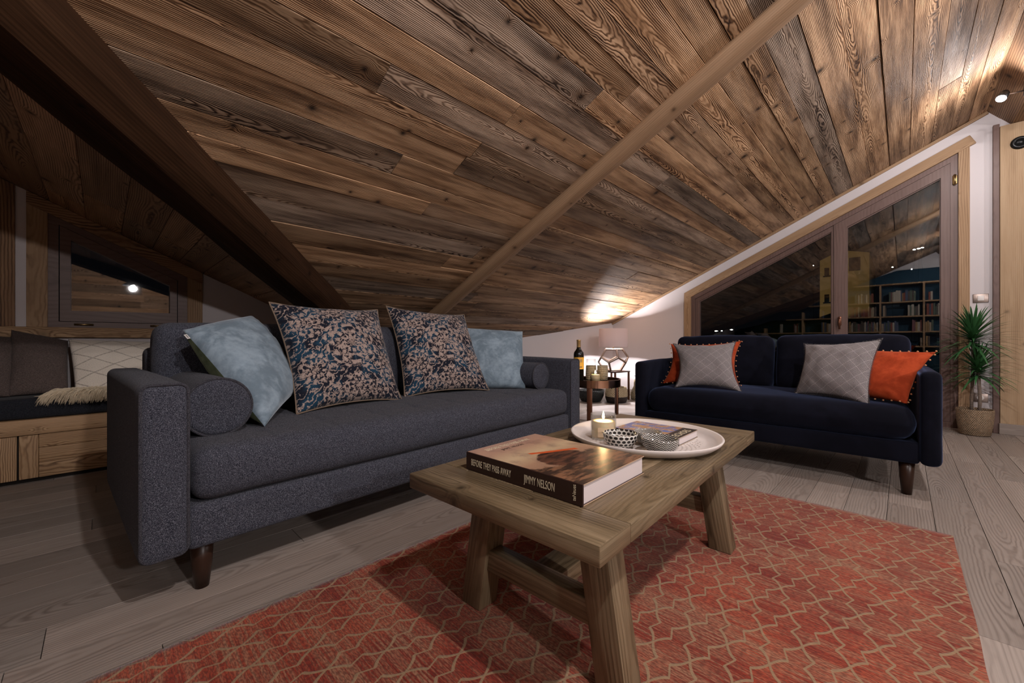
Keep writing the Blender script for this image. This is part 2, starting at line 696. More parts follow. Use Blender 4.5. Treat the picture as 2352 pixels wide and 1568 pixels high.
def velvet(name, c0, c1, sheen=0.6, tint=(0.5, 0.6, 0.8), scale=6, rough=0.9):
    t = NT(name)
    o = t.obj()
    n = t.noise(o, scale, 4, 0.62, 0.8)
    n2 = t.noise(o, scale * 7, 2, 0.6)
    f = t.math('MULTIPLY_ADD', t.math('SUBTRACT', n2, 0.5), 0.3, n)
    t.col(t.mix(t.smooth(f, 0.35, 0.68), c0, c1))
    t.p(Roughness=rough)
    t.b.inputs['Sheen Weight'].default_value = sheen
    t.b.inputs['Sheen Roughness'].default_value = 0.35
    t.b.inputs['Sheen Tint'].default_value = (*tint, 1)
    t.b.inputs['Specular IOR Level'].default_value = 0.1
    t.bump(t.noise(o, 700, 1), 0.0004, 0.5)
    return t.m


M['navy_velvet'] = velvet('navy_velvet', (0.0032, 0.0036, 0.0075), (0.0052, 0.006, 0.0125), 0.22, (0.35, 0.5, 1.0), 5)
M['blue_velvet'] = velvet('pale_blue_velvet', (0.140, 0.195, 0.245), (0.26, 0.345, 0.42), 0.5, (0.8, 0.9, 1.0), 7)
M['green_velvet'] = velvet('olive_green_velvet', (0.03, 0.04, 0.02), (0.07, 0.085, 0.05), 0.4, (0.8, 0.9, 0.6), 7)
M['rust_fabric'] = velvet('rust_orange_fabric', (0.28, 0.038, 0.012), (0.40, 0.062, 0.020), 0.3, (1.0, 0.5, 0.3), 9)
M['grey_linen'] = tweed('dark_grey_linen', (0.05, 0.038, 0.034), (0.085, 0.066, 0.060), (0.14, 0.11, 0.10), 420)
M['black_mattress'] = tweed('black_bench_fabric', (0.010, 0.011, 0.014), (0.018, 0.020, 0.026), (0.035, 0.038, 0.046), 500)


def damask():
    t = NT('damask_velvet')
    uv = t.sep(t.uv())
    w1_ = t.noise(t.comb(uv[0], uv[1], 0.0), 16, 3, .6)
    w2_ = t.noise(t.comb(uv[0], uv[1], 9.0), 16, 3, .6)
    x = t.math('ABSOLUTE', t.math('SUBTRACT', uv[0], 0.29))
    x = t.math('MULTIPLY_ADD', t.math('SUBTRACT', w1_, .5), .022, x)
    y = t.math('MULTIPLY_ADD', t.math('SUBTRACT', w2_, .5), .022, t.math('SUBTRACT', uv[1], 0.27))

    def flower(cx, cy, rad, petals, k):
        dx = t.math('SUBTRACT', x, cx)
        dy = t.math('SUBTRACT', y, cy)
        d = t.math('SQRT', t.math('ADD', t.math('MULTIPLY', dx, dx), t.math('MULTIPLY', dy, dy)))
        a = t.math('ARCTAN2', dy, dx)
        lay = t.math('FLOOR', t.math('MULTIPLY', d, k))
        fr = t.math('FRACT', t.math('MULTIPLY', d, k))
        an = t.math('ADD', t.math('MULTIPLY', a, petals), t.math('MULTIPLY', lay, 3.1416))
        pet = t.math('ABSOLUTE', t.math('SINE', t.math('MULTIPLY', an, 0.5)))
        val = t.math('SUBTRACT', t.math('POWER', pet, 0.55), t.math('MULTIPLY', fr, 0.42))
        return t.math('MULTIPLY', val, t.smooth(d, rad + .02, rad))
    m = flower(0, 0.03, .135, 13, 32)
    for q in ((.0, .225, .06, 9, 38), (.0, -.20, .075, 11, 36), (.19, .14, .07, 10, 36), (.20, -.09, .075, 11, 36), (.125, -.22, .05, 8, 42), (.10, .22, .04, 8, 42)):
        m = t.math('MAXIMUM', m, flower(*q))
    w = t.n('ShaderNodeTexWave', wave_type='BANDS', bands_direction='DIAGONAL')
    t.set(w.inputs['Vector'], t.comb(x, y, 0.0))
    w.inputs['Scale'].default_value = 15
    w.inputs['Distortion'].default_value = 11
    w.inputs['Detail'].default_value = 3
    w.inputs['Detail Scale'].default_value = 2.2
    m = t.math('MAXIMUM', m, t.math('MULTIPLY', w.outputs[1], 0.82))
    vein = t.noise(t.comb(uv[0], uv[1], 0.0), 120, 3, 0.75)
    worn = t.noise(t.comb(uv[0], uv[1], 4.0), 22, 4, 0.7)
    m2 = t.math('MULTIPLY_ADD', t.math('SUBTRACT', vein, 0.5), 1.1, m)
    m2 = t.math('MULTIPLY_ADD', t.math('SUBTRACT', worn, 0.5), 0.5, m2)
    mask = t.smooth(m2, 0.56, 0.80)
    patch = t.noise(t.comb(uv[0], uv[1], 2.0), 10, 2, 0.5)
    bg = t.mix(t.smooth(patch, 0.45, 0.62), (0.009, 0.011, 0.020), (0.011, 0.042, 0.078))
    fg = t.mix(t.noise(t.comb(uv[0], uv[1], 5.0), 35, 3), (0.20, 0.15, 0.13), (0.46, 0.37, 0.33))
    t.col(t.mix(mask, bg, fg))
    t.p(Roughness=0.85)
    t.b.inputs['Sheen Weight'].default_value = 0.35
    t.b.inputs['Sheen Roughness'].default_value = 0.35
    t.b.inputs['Specular IOR Level'].default_value = 0.15
    t.bump(m2, 0.0012, 0.6)
    return t.m


M['damask'] = damask()
M['beige_piping'] = plain('beige_braid', (0.17, 0.125, 0.09), 0.9)


def geo_cushion():
    t = NT('grey_diamond_weave')
    uv = t.sep(t.uv())
    # nested diamonds built from diagonal stripes that flip from cell to cell
    a = t.math('ADD', uv[0], uv[1])
    b = t.math('SUBTRACT', uv[0], uv[1])
    wob = t.math('MULTIPLY', t.noise(t.comb(uv[0], uv[1], 0.0), 30, 2), 0.12)
    fa = t.math('ABSOLUTE', t.math('SUBTRACT', t.math('FRACT', t.math('MULTIPLY_ADD', a, 12.5, wob)), 0.5))
    fb = t.math('ABSOLUTE', t.math('SUBTRACT', t.math('FRACT', t.math('MULTIPLY_ADD', b, 12.5, wob)), 0.5))
    d = t.math('MAXIMUM', fa, fb)
    f = t.math('SINE', t.math('MULTIPLY', d, 2 * PI * 13))
    f = t.math('MULTIPLY_ADD', t.math('SUBTRACT', t.noise(t.comb(uv[0], uv[1], 3.0), 260, 1), 0.5), 2.2, f)
    t.col(t.mix(t.smooth(f, -0.5, 0.5), (0.040, 0.037, 0.042), (0.34, 0.315, 0.32)))
    t.p(Roughness=0.9)
    t.b.inputs['Sheen Weight'].default_value = 0.2
    t.b.inputs['Specular IOR Level'].default_value = 0.15
    t.bump(f, 0.0004, 0.4)
    return t.m


M['diamond_weave'] = geo_cushion()


def berber():
    t = NT('cream_wool_diamonds')
    uv = t.sep(t.uv())
    wob = t.math('MULTIPLY', t.noise(t.comb(uv[0], uv[1], 0.0), 22, 2), 0.03)
    a = t.math('ADD', t.math('MULTIPLY_ADD', uv[0], 5.2, t.math('MULTIPLY', uv[1], 8.5)), wob)
    b = t.math('ADD', t.math('SUBTRACT', t.math('MULTIPLY', uv[0], 5.2), t.math('MULTIPLY', uv[1], 8.5)), wob)
    la = t.math('ABSOLUTE', t.math('SUBTRACT', t.math('FRACT', a), 0.5))
    lb = t.math('ABSOLUTE', t.math('SUBTRACT', t.math('FRACT', b), 0.5))
    l = t.smooth(t.math('MINIMUM', la, lb), 0.05, 0.02)
    n = t.noise(t.comb(uv[0], uv[1], 0.0), 150, 3, 0.7)
    base = t.mix(n, (0.56, 0.50, 0.42), (0.80, 0.74, 0.65))
    t.col(t.mix(t.math('MULTIPLY', l, t.map(n, .3, .6, 0, .75)), base, (0.14, 0.12, 0.10)))
    t.p(Roughness=0.95)
    t.b.inputs['Sheen Weight'].default_value = 0.3
    t.bump(n, 0.004, 1.0)
    return t.m


M['berber'] = berber()


def rug_mat():
    t = NT('red_trellis_rug')
    o = t.sep(t.obj())
    X, Y = o[0], o[1]
    wob = t.noise(t.comb(X, Y, 0.0), 10, 2)
    Xw = t.math('MULTIPLY_ADD', wob, 0.006, X)
    Yw = t.math('MULTIPLY_ADD', t.noise(t.comb(X, Y, 4.0), 9, 2), 0.004, Y)
    A = t.math('DIVIDE', Xw, 0.236)
    B = t.math('DIVIDE', Yw, 0.088)
    p = t.math('ADD', A, B)
    q = t.math('SUBTRACT', A, B)

    def line(s, r):
        # wavy line with a small step half way between crossings
        fr = t.math('FRACT', t.math('ADD', r, 100.0))
        up = t.math('LESS_THAN', fr, 0.5)
        saw = t.math('SUBTRACT', fr, t.math('SUBTRACT', 1.0, up))
        off = t.math('MULTIPLY', t.math('MULTIPLY', saw, t.math('ABSOLUTE', saw)), 0.62)
        k = t.math('ADD', s, off)
        d = t.math('ABSOLUTE', t.math('SUBTRACT', t.math('FRACT', t.math('ADD', k, 100.5)), 0.5))
        d2 = t.math('ABSOLUTE', t.math('SUBTRACT', fr, 0.5))
        s2 = t.math('ABSOLUTE', t.math('SUBTRACT', t.math('FRACT', t.math('ADD', s, 100.5)), 0.5))
        step = t.math('MULTIPLY', t.math('LESS_THAN', d2, 0.026), t.math('LESS_THAN', s2, 0.175))
        return t.math('MAXIMUM', t.smooth(d, 0.044, 0.022), step)
    lines = t.math('MAXIMUM', line(p, q), line(q, p))
    weave = t.noise(t.comb(t.math('MULTIPLY', X, 300), t.math('MULTIPLY', Y, 90), 0.0), 1.0, 1)
    streak = t.noise(t.comb(t.math('MULTIPLY', X, 160), t.math('MULTIPLY', Y, 5), 0.0), 1.0, 3, 0.65)
    band = t.noise(t.comb(t.math('MULTIPLY', X, 9), t.math('MULTIPLY', Y, 1.2), 3.0), 1.0, 3, 0.6)
    patch = t.noise(t.comb(t.math('MULTIPLY', X, 3), t.math('MULTIPLY', Y, 4), 7.0), 1.0, 2)
    red = t.mix(t.smooth(patch, 0.4, 0.62), (0.22, 0.024, 0.012), (0.35, 0.058, 0.026))
    tan = (0.34, 0.185, 0.11)
    f = t.math('MULTIPLY_ADD', band, 0.5, t.math('MULTIPLY', streak, 0.75))
    c = t.mix(t.math('MULTIPLY', t.smooth(f, 0.53, 0.76), 0.85), red, tan)
    c = t.mix(t.math('MULTIPLY', t.smooth(f, 0.56, 0.46), 0.55), c, (0.12, 0.012, 0.012))
    c = t.mix(t.math('MULTIPLY', t.smooth(weave, 0.62, 0.38), 0.6), c, (0.07, 0.018, 0.012))
    lc = t.mix(weave, (0.20, 0.135, 0.075), (0.36, 0.26, 0.155))
    c = t.mix(t.math('MULTIPLY', lines, 0.85), c, lc)
    t.col(c)
    t.p(Roughness=0.95)
    t.b.inputs['Sheen Weight'].default_value = 0.15
    t.b.inputs['Specular IOR Level'].default_value = 0.1
    t.bump(t.math('MULTIPLY_ADD', weave, 0.6, t.math('MULTIPLY', lines, 0.5)), 0.0018, 0.8)
    return t.m


M['rug'] = rug_mat()


def glass_pane():
    """double glazing: mostly clear, mirrors the room at night"""
    t = NT('window_glass')
    tr = t.n('ShaderNodeBsdfTransparent')
    tr.inputs[0].default_value = (0.92, 0.95, 0.95, 1)
    gl = t.n('ShaderNodeBsdfGlossy')
    gl.inputs['Roughness'].default_value = 0.012
    gl.inputs['Color'].default_value = (1, 1, 1, 1)
    fr = t.n('ShaderNodeFresnel')
    fr.inputs[0].default_value = 1.8
    mx = t.n('ShaderNodeMixShader')
    t.t.links.new(fr.outputs[0], mx.inputs[0])
    t.t.links.new(tr.outputs[0], mx.inputs[1])
    t.t.links.new(gl.outputs[0], mx.inputs[2])
    t.t.links.new(mx.outputs[0], t.out.inputs[0])
    return t.m


def clear_glass(name='clear_glass', tint=(0.96, 0.97, 0.96), ior=1.45):
    t = NT(name)
    tr = t.n('ShaderNodeBsdfTransparent')
    tr.inputs[0].default_value = (*tint, 1)
    gl = t.n('ShaderNodeBsdfGlossy')
    gl.inputs['Roughness'].default_value = 0.03
    fr = t.n('ShaderNodeLayerWeight')
    fr.inputs[0].default_value = 0.25
    mx = t.n('ShaderNodeMixShader')
    t.t.links.new(t.math('MULTIPLY', fr.outputs[1], 0.45), mx.inputs[0])
    t.t.links.new(tr.outputs[0], mx.inputs[1])
    t.t.links.new(gl.outputs[0], mx.inputs[2])
    t.t.links.new(mx.outputs[0], t.out.inputs[0])
    return t.m


M['window_glass'] = glass_pane()
M['clear_glass'] = clear_glass()


def emit(name, c, s):
    t = NT(name)
    t.p(Roughness=0.6)
    t.col((0.8, 0.8, 0.8))
    t.b.inputs['Emission Color'].default_value = (*c, 1)
    t.b.inputs['Emission Strength'].default_value = s
    return t.m


M['lamp_glow'] = emit('lamp_glow', (1.0, 0.93, 0.85), 60)
M['flame'] = emit('candle_flame', (1.0, 0.72, 0.36), 45)
M['black_metal'] = plain('black_metal', (0.015, 0.015, 0.016), 0.35, 0.6)
M['steel'] = plain('brushed_steel', (0.34, 0.28, 0.25), 0.4, 1.0)
M['brass_old'] = plain('old_brass', (0.42, 0.30, 0.14), 0.38, 1.0)
M['copper'] = plain('copper', (0.66, 0.40, 0.28), 0.16, 1.0)
M['copper_dark'] = plain('dark_bronze', (0.17, 0.075, 0.045), 0.32, 0.75)
M['dark_mirror'] = plain('dark_glass_top', (0.012, 0.007, 0.006), 0.08)
M['white_plastic'] = plain('white_plastic', (0.72, 0.70, 0.68), 0.35)


def weave(name, c0, c1, su=60, sv=60, bump=0.004, split=None, dark=None):
    """wicker / seagrass plait in UV (u = around 0..1, v = metres)"""
    t = NT(name)
    uv = t.sep(t.uv())
    n = t.noise(t.comb(t.math('MULTIPLY', uv[0], 30), t.math('MULTIPLY', uv[1], 50), 0.0), 1.0, 2)
    row = t.math('FLOOR', t.math('MULTIPLY', uv[1], sv))
    ph = t.math('MULTIPLY', t.math('MODULO', row, 2.0), PI)
    a = t.math('SINE', t.math('ADD', t.math('MULTIPLY', uv[0], su * 2 * PI), ph))
    b = t.math('SINE', t.math('MULTIPLY', t.math('FRACT', t.math('MULTIPLY', uv[1], sv)), PI))
    f = t.math('MULTIPLY', t.math('MULTIPLY_ADD', a, 0.4, 0.6), b)
    f = t.math('MULTIPLY_ADD', t.math('SUBTRACT', n, 0.5), 0.7, f)
    c = t.mix(t.smooth(f, 0.05, 0.8), c0, c1)
    if split is not None:
        edge = t.math('MULTIPLY_ADD', t.math('SINE', t.math('MULTIPLY', uv[0], 2 * PI)), 0.0, split)
        c = t.mix(t.math('LESS_THAN', uv[1], edge), c, dark)
    t.col(c)
    t.p(Roughness=0.8)
    t.bump(f, bump, 1.0)
    return t.m


M['plant_basket'] = weave('seagrass_plait', (0.12, 0.08, 0.045), (0.47, 0.35, 0.235), 52, 105)
M['black_basket'] = weave('black_plait', (0.006, 0.007, 0.007), (0.03, 0.034, 0.034), 40, 60)
M['two_tone_basket'] = weave('two_tone_seagrass', (0.26, 0.20, 0.11), (0.62, 0.52, 0.36), 40, 70, 0.003, 0.19, (0.022, 0.012, 0.010))
M['straw'] = weave('straw_plait', (0.26, 0.20, 0.12), (0.52, 0.45, 0.31), 24, 70)
M['soil'] = plain('potting_soil', (0.02, 0.013, 0.009), 0.95)


def leaf_mat():
    t = NT('dragon_tree_leaf')
    oi = t.n('ShaderNodeObjectInfo')
    n = t.noise(t.obj(), 8, 2)
    c = t.mix(n, (0.016, 0.070, 0.022), (0.050, 0.165, 0.055))
    t.col(c)
    t.p(Roughness=0.38)
    t.b.inputs['Specular IOR Level'].default_value = 0.5
    return t.m


M['leaf'] = leaf_mat()


def stem_mat():
    t = NT('dragon_tree_stem')
    o = t.sep(t.obj())
    n = t.noise(t.comb(t.math('MULTIPLY', o[0], 30), t.math('MULTIPLY', o[1], 30), t.math('MULTIPLY', o[2], 160)), 1.0, 2)
    t.col(t.mix(n, (0.10, 0.075, 0.06), (0.26, 0.21, 0.17)))
    t.p(Roughness=0.85)
    t.bump(n, 0.003, 1.0)
    return t.m


M['stem'] = stem_mat()

# ------------------------------------------------------------------ room shell
XG = 5.08          # gable wall with the big window
YB = 3.78          # low wall behind the bench
RS, RZ = 0.47045, 2.39895     # main roof:   z = RZ - RS*y
DS, DZ = 0.4678, 1.5029       # dormer roof: z = DZ - DS*x
YR = -0.49                    # ridge line
XL, YF = -2.05, -5.0
roof_z = lambda y: RZ - RS * y
dorm_z = lambda x: DZ - DS * x
vall_y = lambda x: x + 1.905   # valley between the two roofs
XA = -1.0                      # dormer ridge
YA = vall_y(XA)
ZR = dorm_z(XA)
X_, Y_, Z_ = Vector((1, 0, 0)), Vector((0, 1, 0)), Vector((0, 0, 1))

# floor boards run along x
bm = boards(Vector((0, 0, -0.02)), X_, Y_, Z_, rows_between(YF, 4.0, .128, .15), (1.0, 1.9), 0.02, 0.0, lambda v: (XL, 5.3), c=.0004, gap=.0009)
floor = struct('floor', bm, M['floor_wood'])
# main roof boards (u along x, v down the slope)
slope = Vector((0, 1, -RS)).normalized()
nrm = Vector((0, -RS, -1)).normalized()
ky = slope.y
v_of = lambda y: (y - YR) / ky
o = Vector((0, YR, roof_z(YR)))


def main_span(v):
    y = YR + v * ky
    if y <= YA:
        return (XL, XG + .08)
    return (min(y - 1.905 - .02, XG), XG + .08)


rows = rows_between(0, v_of(YA), .10, .150) + rows_between(v_of(YA), v_of(3.86), .10, .155)
ceiling = struct('ceiling', boards(o - nrm * .02, X_, slope, nrm, rows, (4.0, 6.5), .02, .006, main_span), M['ceiling_wood'])
struct('ceiling', boards(o - nrm * .02, X_, slope, nrm, rows_between(v_of(YA), v_of(YA + 1.05), .1, .15), (.9, 2.2), .02, .005, lambda v: (XL, max(XL, XA - (YR + v * ky - YA)))), M['ceiling_wood'])
# backing so that no light passes between boards
bk = prism([(XL - .1, YR, roof_z(YR) + .03), (XG + .2, YR, roof_z(YR) + .03), (XG + .2, 4.0, roof_z(4.0) + .03), (2.10, 4.0, roof_z(4.0) + .03), (XA, YA, roof_z(YA) + .03), (XL - .1, YA, roof_z(YA) + .03)], (0, 0, .05))
struct('ceiling_backing', bk, M['dark_void'], ceiling)
# dormer: boards run along y, stacked down the slope in x
ds = Vector((1, 0, -DS)).normalized()
dn = Vector((-DS, 0, -1)).normalized()
kx = ds.x
rows = rows_between(0, (1.99 - XA) / kx, .15, .21)
dorm = struct('ceiling_dormer', boards(Vector((XA, 0, ZR)) - dn * .02, Y_, ds, dn, rows, (.5, 1.3), .02, .004, lambda v: (vall_y(XA + v * kx) - .02, YB + .08)), M['dormer_wood'])
bk = prism([(XA, YA, ZR + .03), (2.0, 3.9, dorm_z(2.0) + .03), (XA, 3.9, ZR + .03)], (0, 0, .05))
struct('dormer_backing', bk, M['dark_void'], dorm)
dsl = Vector((-1, 0, -DS)).normalized()
dnl = Vector((DS, 0, -1)).normalized()
struct('ceiling_dormer', boards(Vector((XA, 0, ZR)) - dnl * .02, Y_, dsl, dnl, rows_between(0, 1.25, .15, .21), (.8, 1.4), .02, .004, lambda v: (YA + v * kx - .02, YB + .08)), M['dormer_wood'])
# small lowered ceiling behind the ridge
bm = bmesh.new()
add_prism(bm, [(XL, YR, roof_z(YR)), (XL, -.62, 2.468), (XL, YF, 2.468), (XL, YF, 2.53), (XL, -.55, 2.70), (XL, YR, 2.70)], (XG + .1 - XL, 0, 0))
uvl = bm.loops.layers.uv.new('UVMap')
tl = tone_layer(bm)
bm.normal_update()
for f in bm.faces:
    for l in f.loops:
        l[uvl].uv = (l.vert.co.x * .6, ((l.vert.co.y * 1.0 + l.vert.co.z * .6 + .6)) * .5)
        l[tl] = (.62, .3, .05, 1)
struct('ceiling_ridge', bm, M['dormer_wood'])

# walls ------------------------------------------------------------
yb = lambda x: 2.96 + (5.08 - x) * 0.326      # eave wall is not square to the gable
WIN = dict(yl=1.952, yr=-0.397, zr=2.462)     # casing outer edges on the gable wall
WS = (WIN['zr'] - 1.34) / (WIN['yl'] - WIN['yr'])
wz = lambda y, d=0.0: WIN['zr'] - WS * (y - WIN['yr']) - d


def gable_poly(x, pts):
    return [(x, p[0], p[1]) for p in pts]


hole = [(WIN['yr'] + .02, 0.0), (WIN['yl'] - .02, 0.0)]
zt = lambda y: wz(y) - .02
bm = bmesh.new()
# strip above the window, parts left and right of it
add_prism(bm, gable_poly(XG, [(WIN['yl'] - .02, zt(WIN['yl'] - .02)), (WIN['yl'] - .02, roof_z(WIN['yl'] - .02) + .02), (WIN['yr'] + .02, roof_z(WIN['yr'] + .02) + .02), (WIN['yr'] + .02, zt(WIN['yr'] + .02))]), (.16, 0, 0))
add_prism(bm, gable_poly(XG, [(3.15, -.02), (3.15, roof_z(3.15) + .02), (WIN['yl'] - .02, roof_z(WIN['yl'] - .02) + .02), (WIN['yl'] - .02, -.02)]), (.16, 0, 0))
add_prism(bm, gable_poly(XG, [(WIN['yr'] + .02, -.02), (WIN['yr'] + .02, roof_z(WIN['yr'] + .02) + .02), (YR, roof_z(YR) + .02), (-.62, 2.5), (-.62, -.02)]), (.16, 0, 0))
struct('wall_gable', bm, M['wall'])
ang = [(XG + .02, yb(XG + .02)), (2.3, yb(2.3))]
bm = prism([(ang[0][0], ang[0][1], -.02), (ang[1][0], ang[1][1], -.02), (ang[1][0], ang[1][1], roof_z(ang[1][1]) + .015), (ang[0][0], ang[0][1], roof_z(ang[0][1]) + .015)], (.05, .16, 0))
struct('wall_eave', bm, M['wall'])
# bench wall with the small window opening
BW = dict(xl=-.234, xr=.439, zb=.830)
bz = lambda x: 1.530 - (x + .234) * .4747      # underside of the slanted casing board
bm = bmesh.new()
T = (0, .14, 0)
add_prism(bm, [(XL - .1, YB, -.02), (BW['xl'] - .03, YB, -.02), (BW['xl'] - .03, YB, dorm_z(BW['xl'] - .03) + .01), (XA, YB, ZR + .01), (XL - .1, YB, ZR - .49)], T)
add_prism(bm, [(BW['xr'] + .03, YB, -.02), (2.6, YB, -.02), (2.6, YB, roof_z(YB) + .01), (1.98, YB, dorm_z(1.98) + .01), (BW['xr'] + .03, YB, dorm_z(BW['xr'] + .03) + .01)], T)
add_prism(bm, [(BW['xl'] - .03, YB, -.02), (BW['xr'] + .03, YB, -.02), (BW['xr'] + .03, YB, .80), (BW['xl'] - .03, YB, .80)], T)
add_prism(bm, [(BW['xl'] - .03, YB, bz(BW['xl']) + .03), (BW['xr'] + .03, YB, bz(BW['xr']) + .03), (BW['xr'] + .03, YB, dorm_z(BW['xr'] + .03) + .01), (BW['xl'] - .03, YB, dorm_z(BW['xl'] - .03) + .01)], T)
struct('wall_bench', bm, M['wall'])
struct('wall_back', box(XL - .15, XL - .03, YF - .1, 4.0, -.02, 2.7), M['wall'])
struct('wall_side', boards(Vector((0, YF - .02, 0)), X_, Z_, Y_, rows_between(0, 2.55, .14, .2), (1.2, 2.4), .02, .003, lambda v: (XL, XG + .05)), M['dormer_wood'])
# wooden face of the wall right of the big window
bm = bmesh.new()
yy = -.553
for i in range(14):
    y0 = yy - i * .19
    wood_block(bm, 5.036, 5.075, max(y0 - .19, YF), y0 - .0015, .0, 2.466, 'z', tone=(random.random(), random.random(), random.random()))
struct('wall_panelled', bm, M['panel_wood'])
bm = bmesh.new()
wood_block(bm, 5.042, XG + .04, yy - .0005, yy + .034, 0, 2.49, 'z', tone=(.2, .5, .0))
struct('trim_corner', bm, M['frame_wood'])
struct('wall_panelled_core', box(5.075, 5.24, YF, -.56, -.02, 2.6), M['wall'])
# baseboards
bm = bmesh.new()
wood_block(bm, 5.022, 5.036, YF, yy + .004, 0, .085, 'y', tone=(.4, .5, .3))
struct('baseboard_panel', bm, M['floor_wood'])
bm = bmesh.new()
wood_block(bm, XG - .014, XG, yy + .034, WIN['yr'] - .001, 0, .085, 'y', tone=(.4, .5, .3))
struct('baseboard_gable', bm, M['floor_wood'])
bm = bmesh.new()
wood_block(bm, XG - .014, XG, WIN['yl'] + .001, 2.95, 0, .085, 'y', tone=(.4, .5, .3))
struct('baseboard_gable', bm, M['floor_wood'])
a, b = Vector((5.06, yb(5.06), 0)), Vector((2.6, yb(2.6), 0))
Mx = Matrix.Translation(a) @ Matrix.Rotation(math.atan2(b.y - a.y, b.x - a.x), 4, 'Z')
bm = bmesh.new()
wood_block(bm, 0.02, (b - a).length, 0.001, .014, 0, .085, 'x', Mx, tone=(.4, .5, .3))
struct('baseboard_eave', bm, M['floor_wood'])
# thin moulding where the gable meets the ceiling
bm = bmesh.new()
y0, y1 = YR + .0, 2.97
L = math.hypot(y1 - y0, RS * (y1 - y0))
Mx = Matrix.Translation((XG, y0, roof_z(y0) - .002)) @ Matrix.Rotation(-math.atan(RS), 4, 'X')
wood_block(bm, -.018, 0, 0, L, -.026, -.001, 'y', Mx, tone=(.3, .6, .35))
struct('trim_gable', bm, M['casing_wood'])

# rafter and valley beams -------------------------------------------


def beam(name, p0, p1, side, down, prof, mat, nseg=60, wob=.004, tone=(.3, .5, .5), seed=1):
    """prof: list of (across, down) points of the visible outline, swept from p0 to p1"""
    bm = bmesh.new()
    uvl = bm.loops.layers.uv.new('UVMap')
    tl = tone_layer(bm)
    d = (p1 - p0)
    Lb = d.length
    rings = []
    for i in range(nseg + 1):
        t = i / nseg
        c = p0 + d * t
        ring = []
        for k, (a, w) in enumerate(prof):
            n = noise.noise(Vector((t * Lb * 2.2, k * .35, seed))) * wob
            ring.append(bm.verts.new(c + side * (a + n * (1 if a > 0 else -1)) + down * (w + (n if w > .01 else 0))))
        rings.append(ring)
    acc = [0]
    for a, b in zip(prof, prof[1:]):
        acc.append(acc[-1] + math.hypot(a[0] - b[0], a[1] - b[1]))
    for i in range(nseg):
        for k in range(len(prof) - 1):
            f = bm.faces.new((rings[i][k], rings[i + 1][k], rings[i + 1][k + 1], rings[i][k + 1]))
            for l, (tt, kk) in zip(f.loops, ((i, k), (i + 1, k), (i + 1, k + 1), (i, k + 1))):
                l[uvl].uv = (tt / nseg * Lb, acc[kk] - acc[-1] / 2)
                l[tl] = (*tone, 1)
        f = bm.faces.new((rings[i][-1], rings[i + 1][-1], rings[i + 1][0], rings[i][0]))
        for l in f.loops:
            l[tl] = (*tone, 1)
    bm.faces.new(rings[0])
    bm.faces.new(rings[-1][::-1])
    return bm


ybeg, yend = YR - .02, 3.45
p0 = Vector((2.105, ybeg, roof_z(ybeg) + .004))
p1 = Vector((2.055, yend, roof_z(yend) + .004))
prof = [(-.062, 0), (-.064, .028), (-.054, .055), (-.03, .068), (.0, .071), (.034, .068), (.056, .054), (.064, .026), (.062, 0)]
o = obj('rafter_beam', beam('rafter_beam', p0, p1, Vector((1, 0, 0)), nrm, prof, M['beam_wood'], 80, .006, (.25, .45, .4), 3), M['beam_wood'])
tag(o, 'light brown rounded timber rafter running down the wooden ceiling', 'beam')
p0 = Vector((-1.0, vall_y(-1.0), roof_z(vall_y(-1.0)) + .01))
p1 = Vector((1.93, vall_y(1.93), roof_z(vall_y(1.93)) + .01))
side = Vector((1, -1, 0)).normalized()
vd = (p1 - p0).normalized()
dwn = vd.cross(side)
if dwn.z > 0:
    dwn = -dwn
prof = [(-.128, -.06), (-.122, .045), (-.118, .052), (-.052, .080), (-.045, .083), (.03, .104), (.095, .108), (.104, .106), (.160, .062), (.166, .052), (.172, -.02), (.17, -.09)]
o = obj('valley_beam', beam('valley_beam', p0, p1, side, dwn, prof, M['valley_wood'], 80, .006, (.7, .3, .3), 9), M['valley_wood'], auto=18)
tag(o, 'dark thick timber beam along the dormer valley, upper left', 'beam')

# ------------------------------------------------------------------ windows


def uvproj(bm, axis, tone=(.4, .5, .5)):
    """board-style UV: u along the given axis letter"""
    uvl = bm.loops.layers.uv.verify()
    tl = tone_layer(bm)
    bm.normal_update()
    ax = 'xyz'.index(axis)
    cen = [(min(v.co[i] for v in bm.verts) + max(v.co[i] for v in bm.verts)) / 2 for i in range(3)]
    for f in bm.faces:
        k = max(range(3), key=lambda i: abs(f.normal[i]))
        rest = [i for i in range(3) if i != k]
        a = ax if k != ax else rest[0]
        b = [i for i in rest if i != a][0]
        for l in f.loops:
            p = l.vert.co
            l[uvl].uv = (p[a], (p[b] - cen[b]) * .6 + .03 * k)
            l[tl] = (*tone, 1)
    return bm


def add_ring(bm, outer, inner, vec):
    V = Vector(vec)
    n = len(outer)
    a = [bm.verts.new(p) for p in outer]
    b = [bm.verts.new(p) for p in inner]
    c = [bm.verts.new(Vector(p) + V) for p in outer]
    d = [bm.verts.new(Vector(p) + V) for p in inner]
    for i in range(n):
        j = (i + 1) % n
        bm.faces.new((a[i], a[j], b[j], b[i]))
        bm.faces.new((c[i], d[i], d[j], c[j]))
        bm.faces.new((a[i], c[i], c[j], a[j]))
        bm.faces.new((b[i], b[j], d[j], d[i]))


def gp(y, z, x=XG):
    return (x, y, z)


w1 = thing('window_1', None, None)
w1['kind'] = 'structure'
zi = lambda y: wz(y) - .092
yl0, yr0, yl1, yr1 = 1.952, -.397, 1.873, -.333
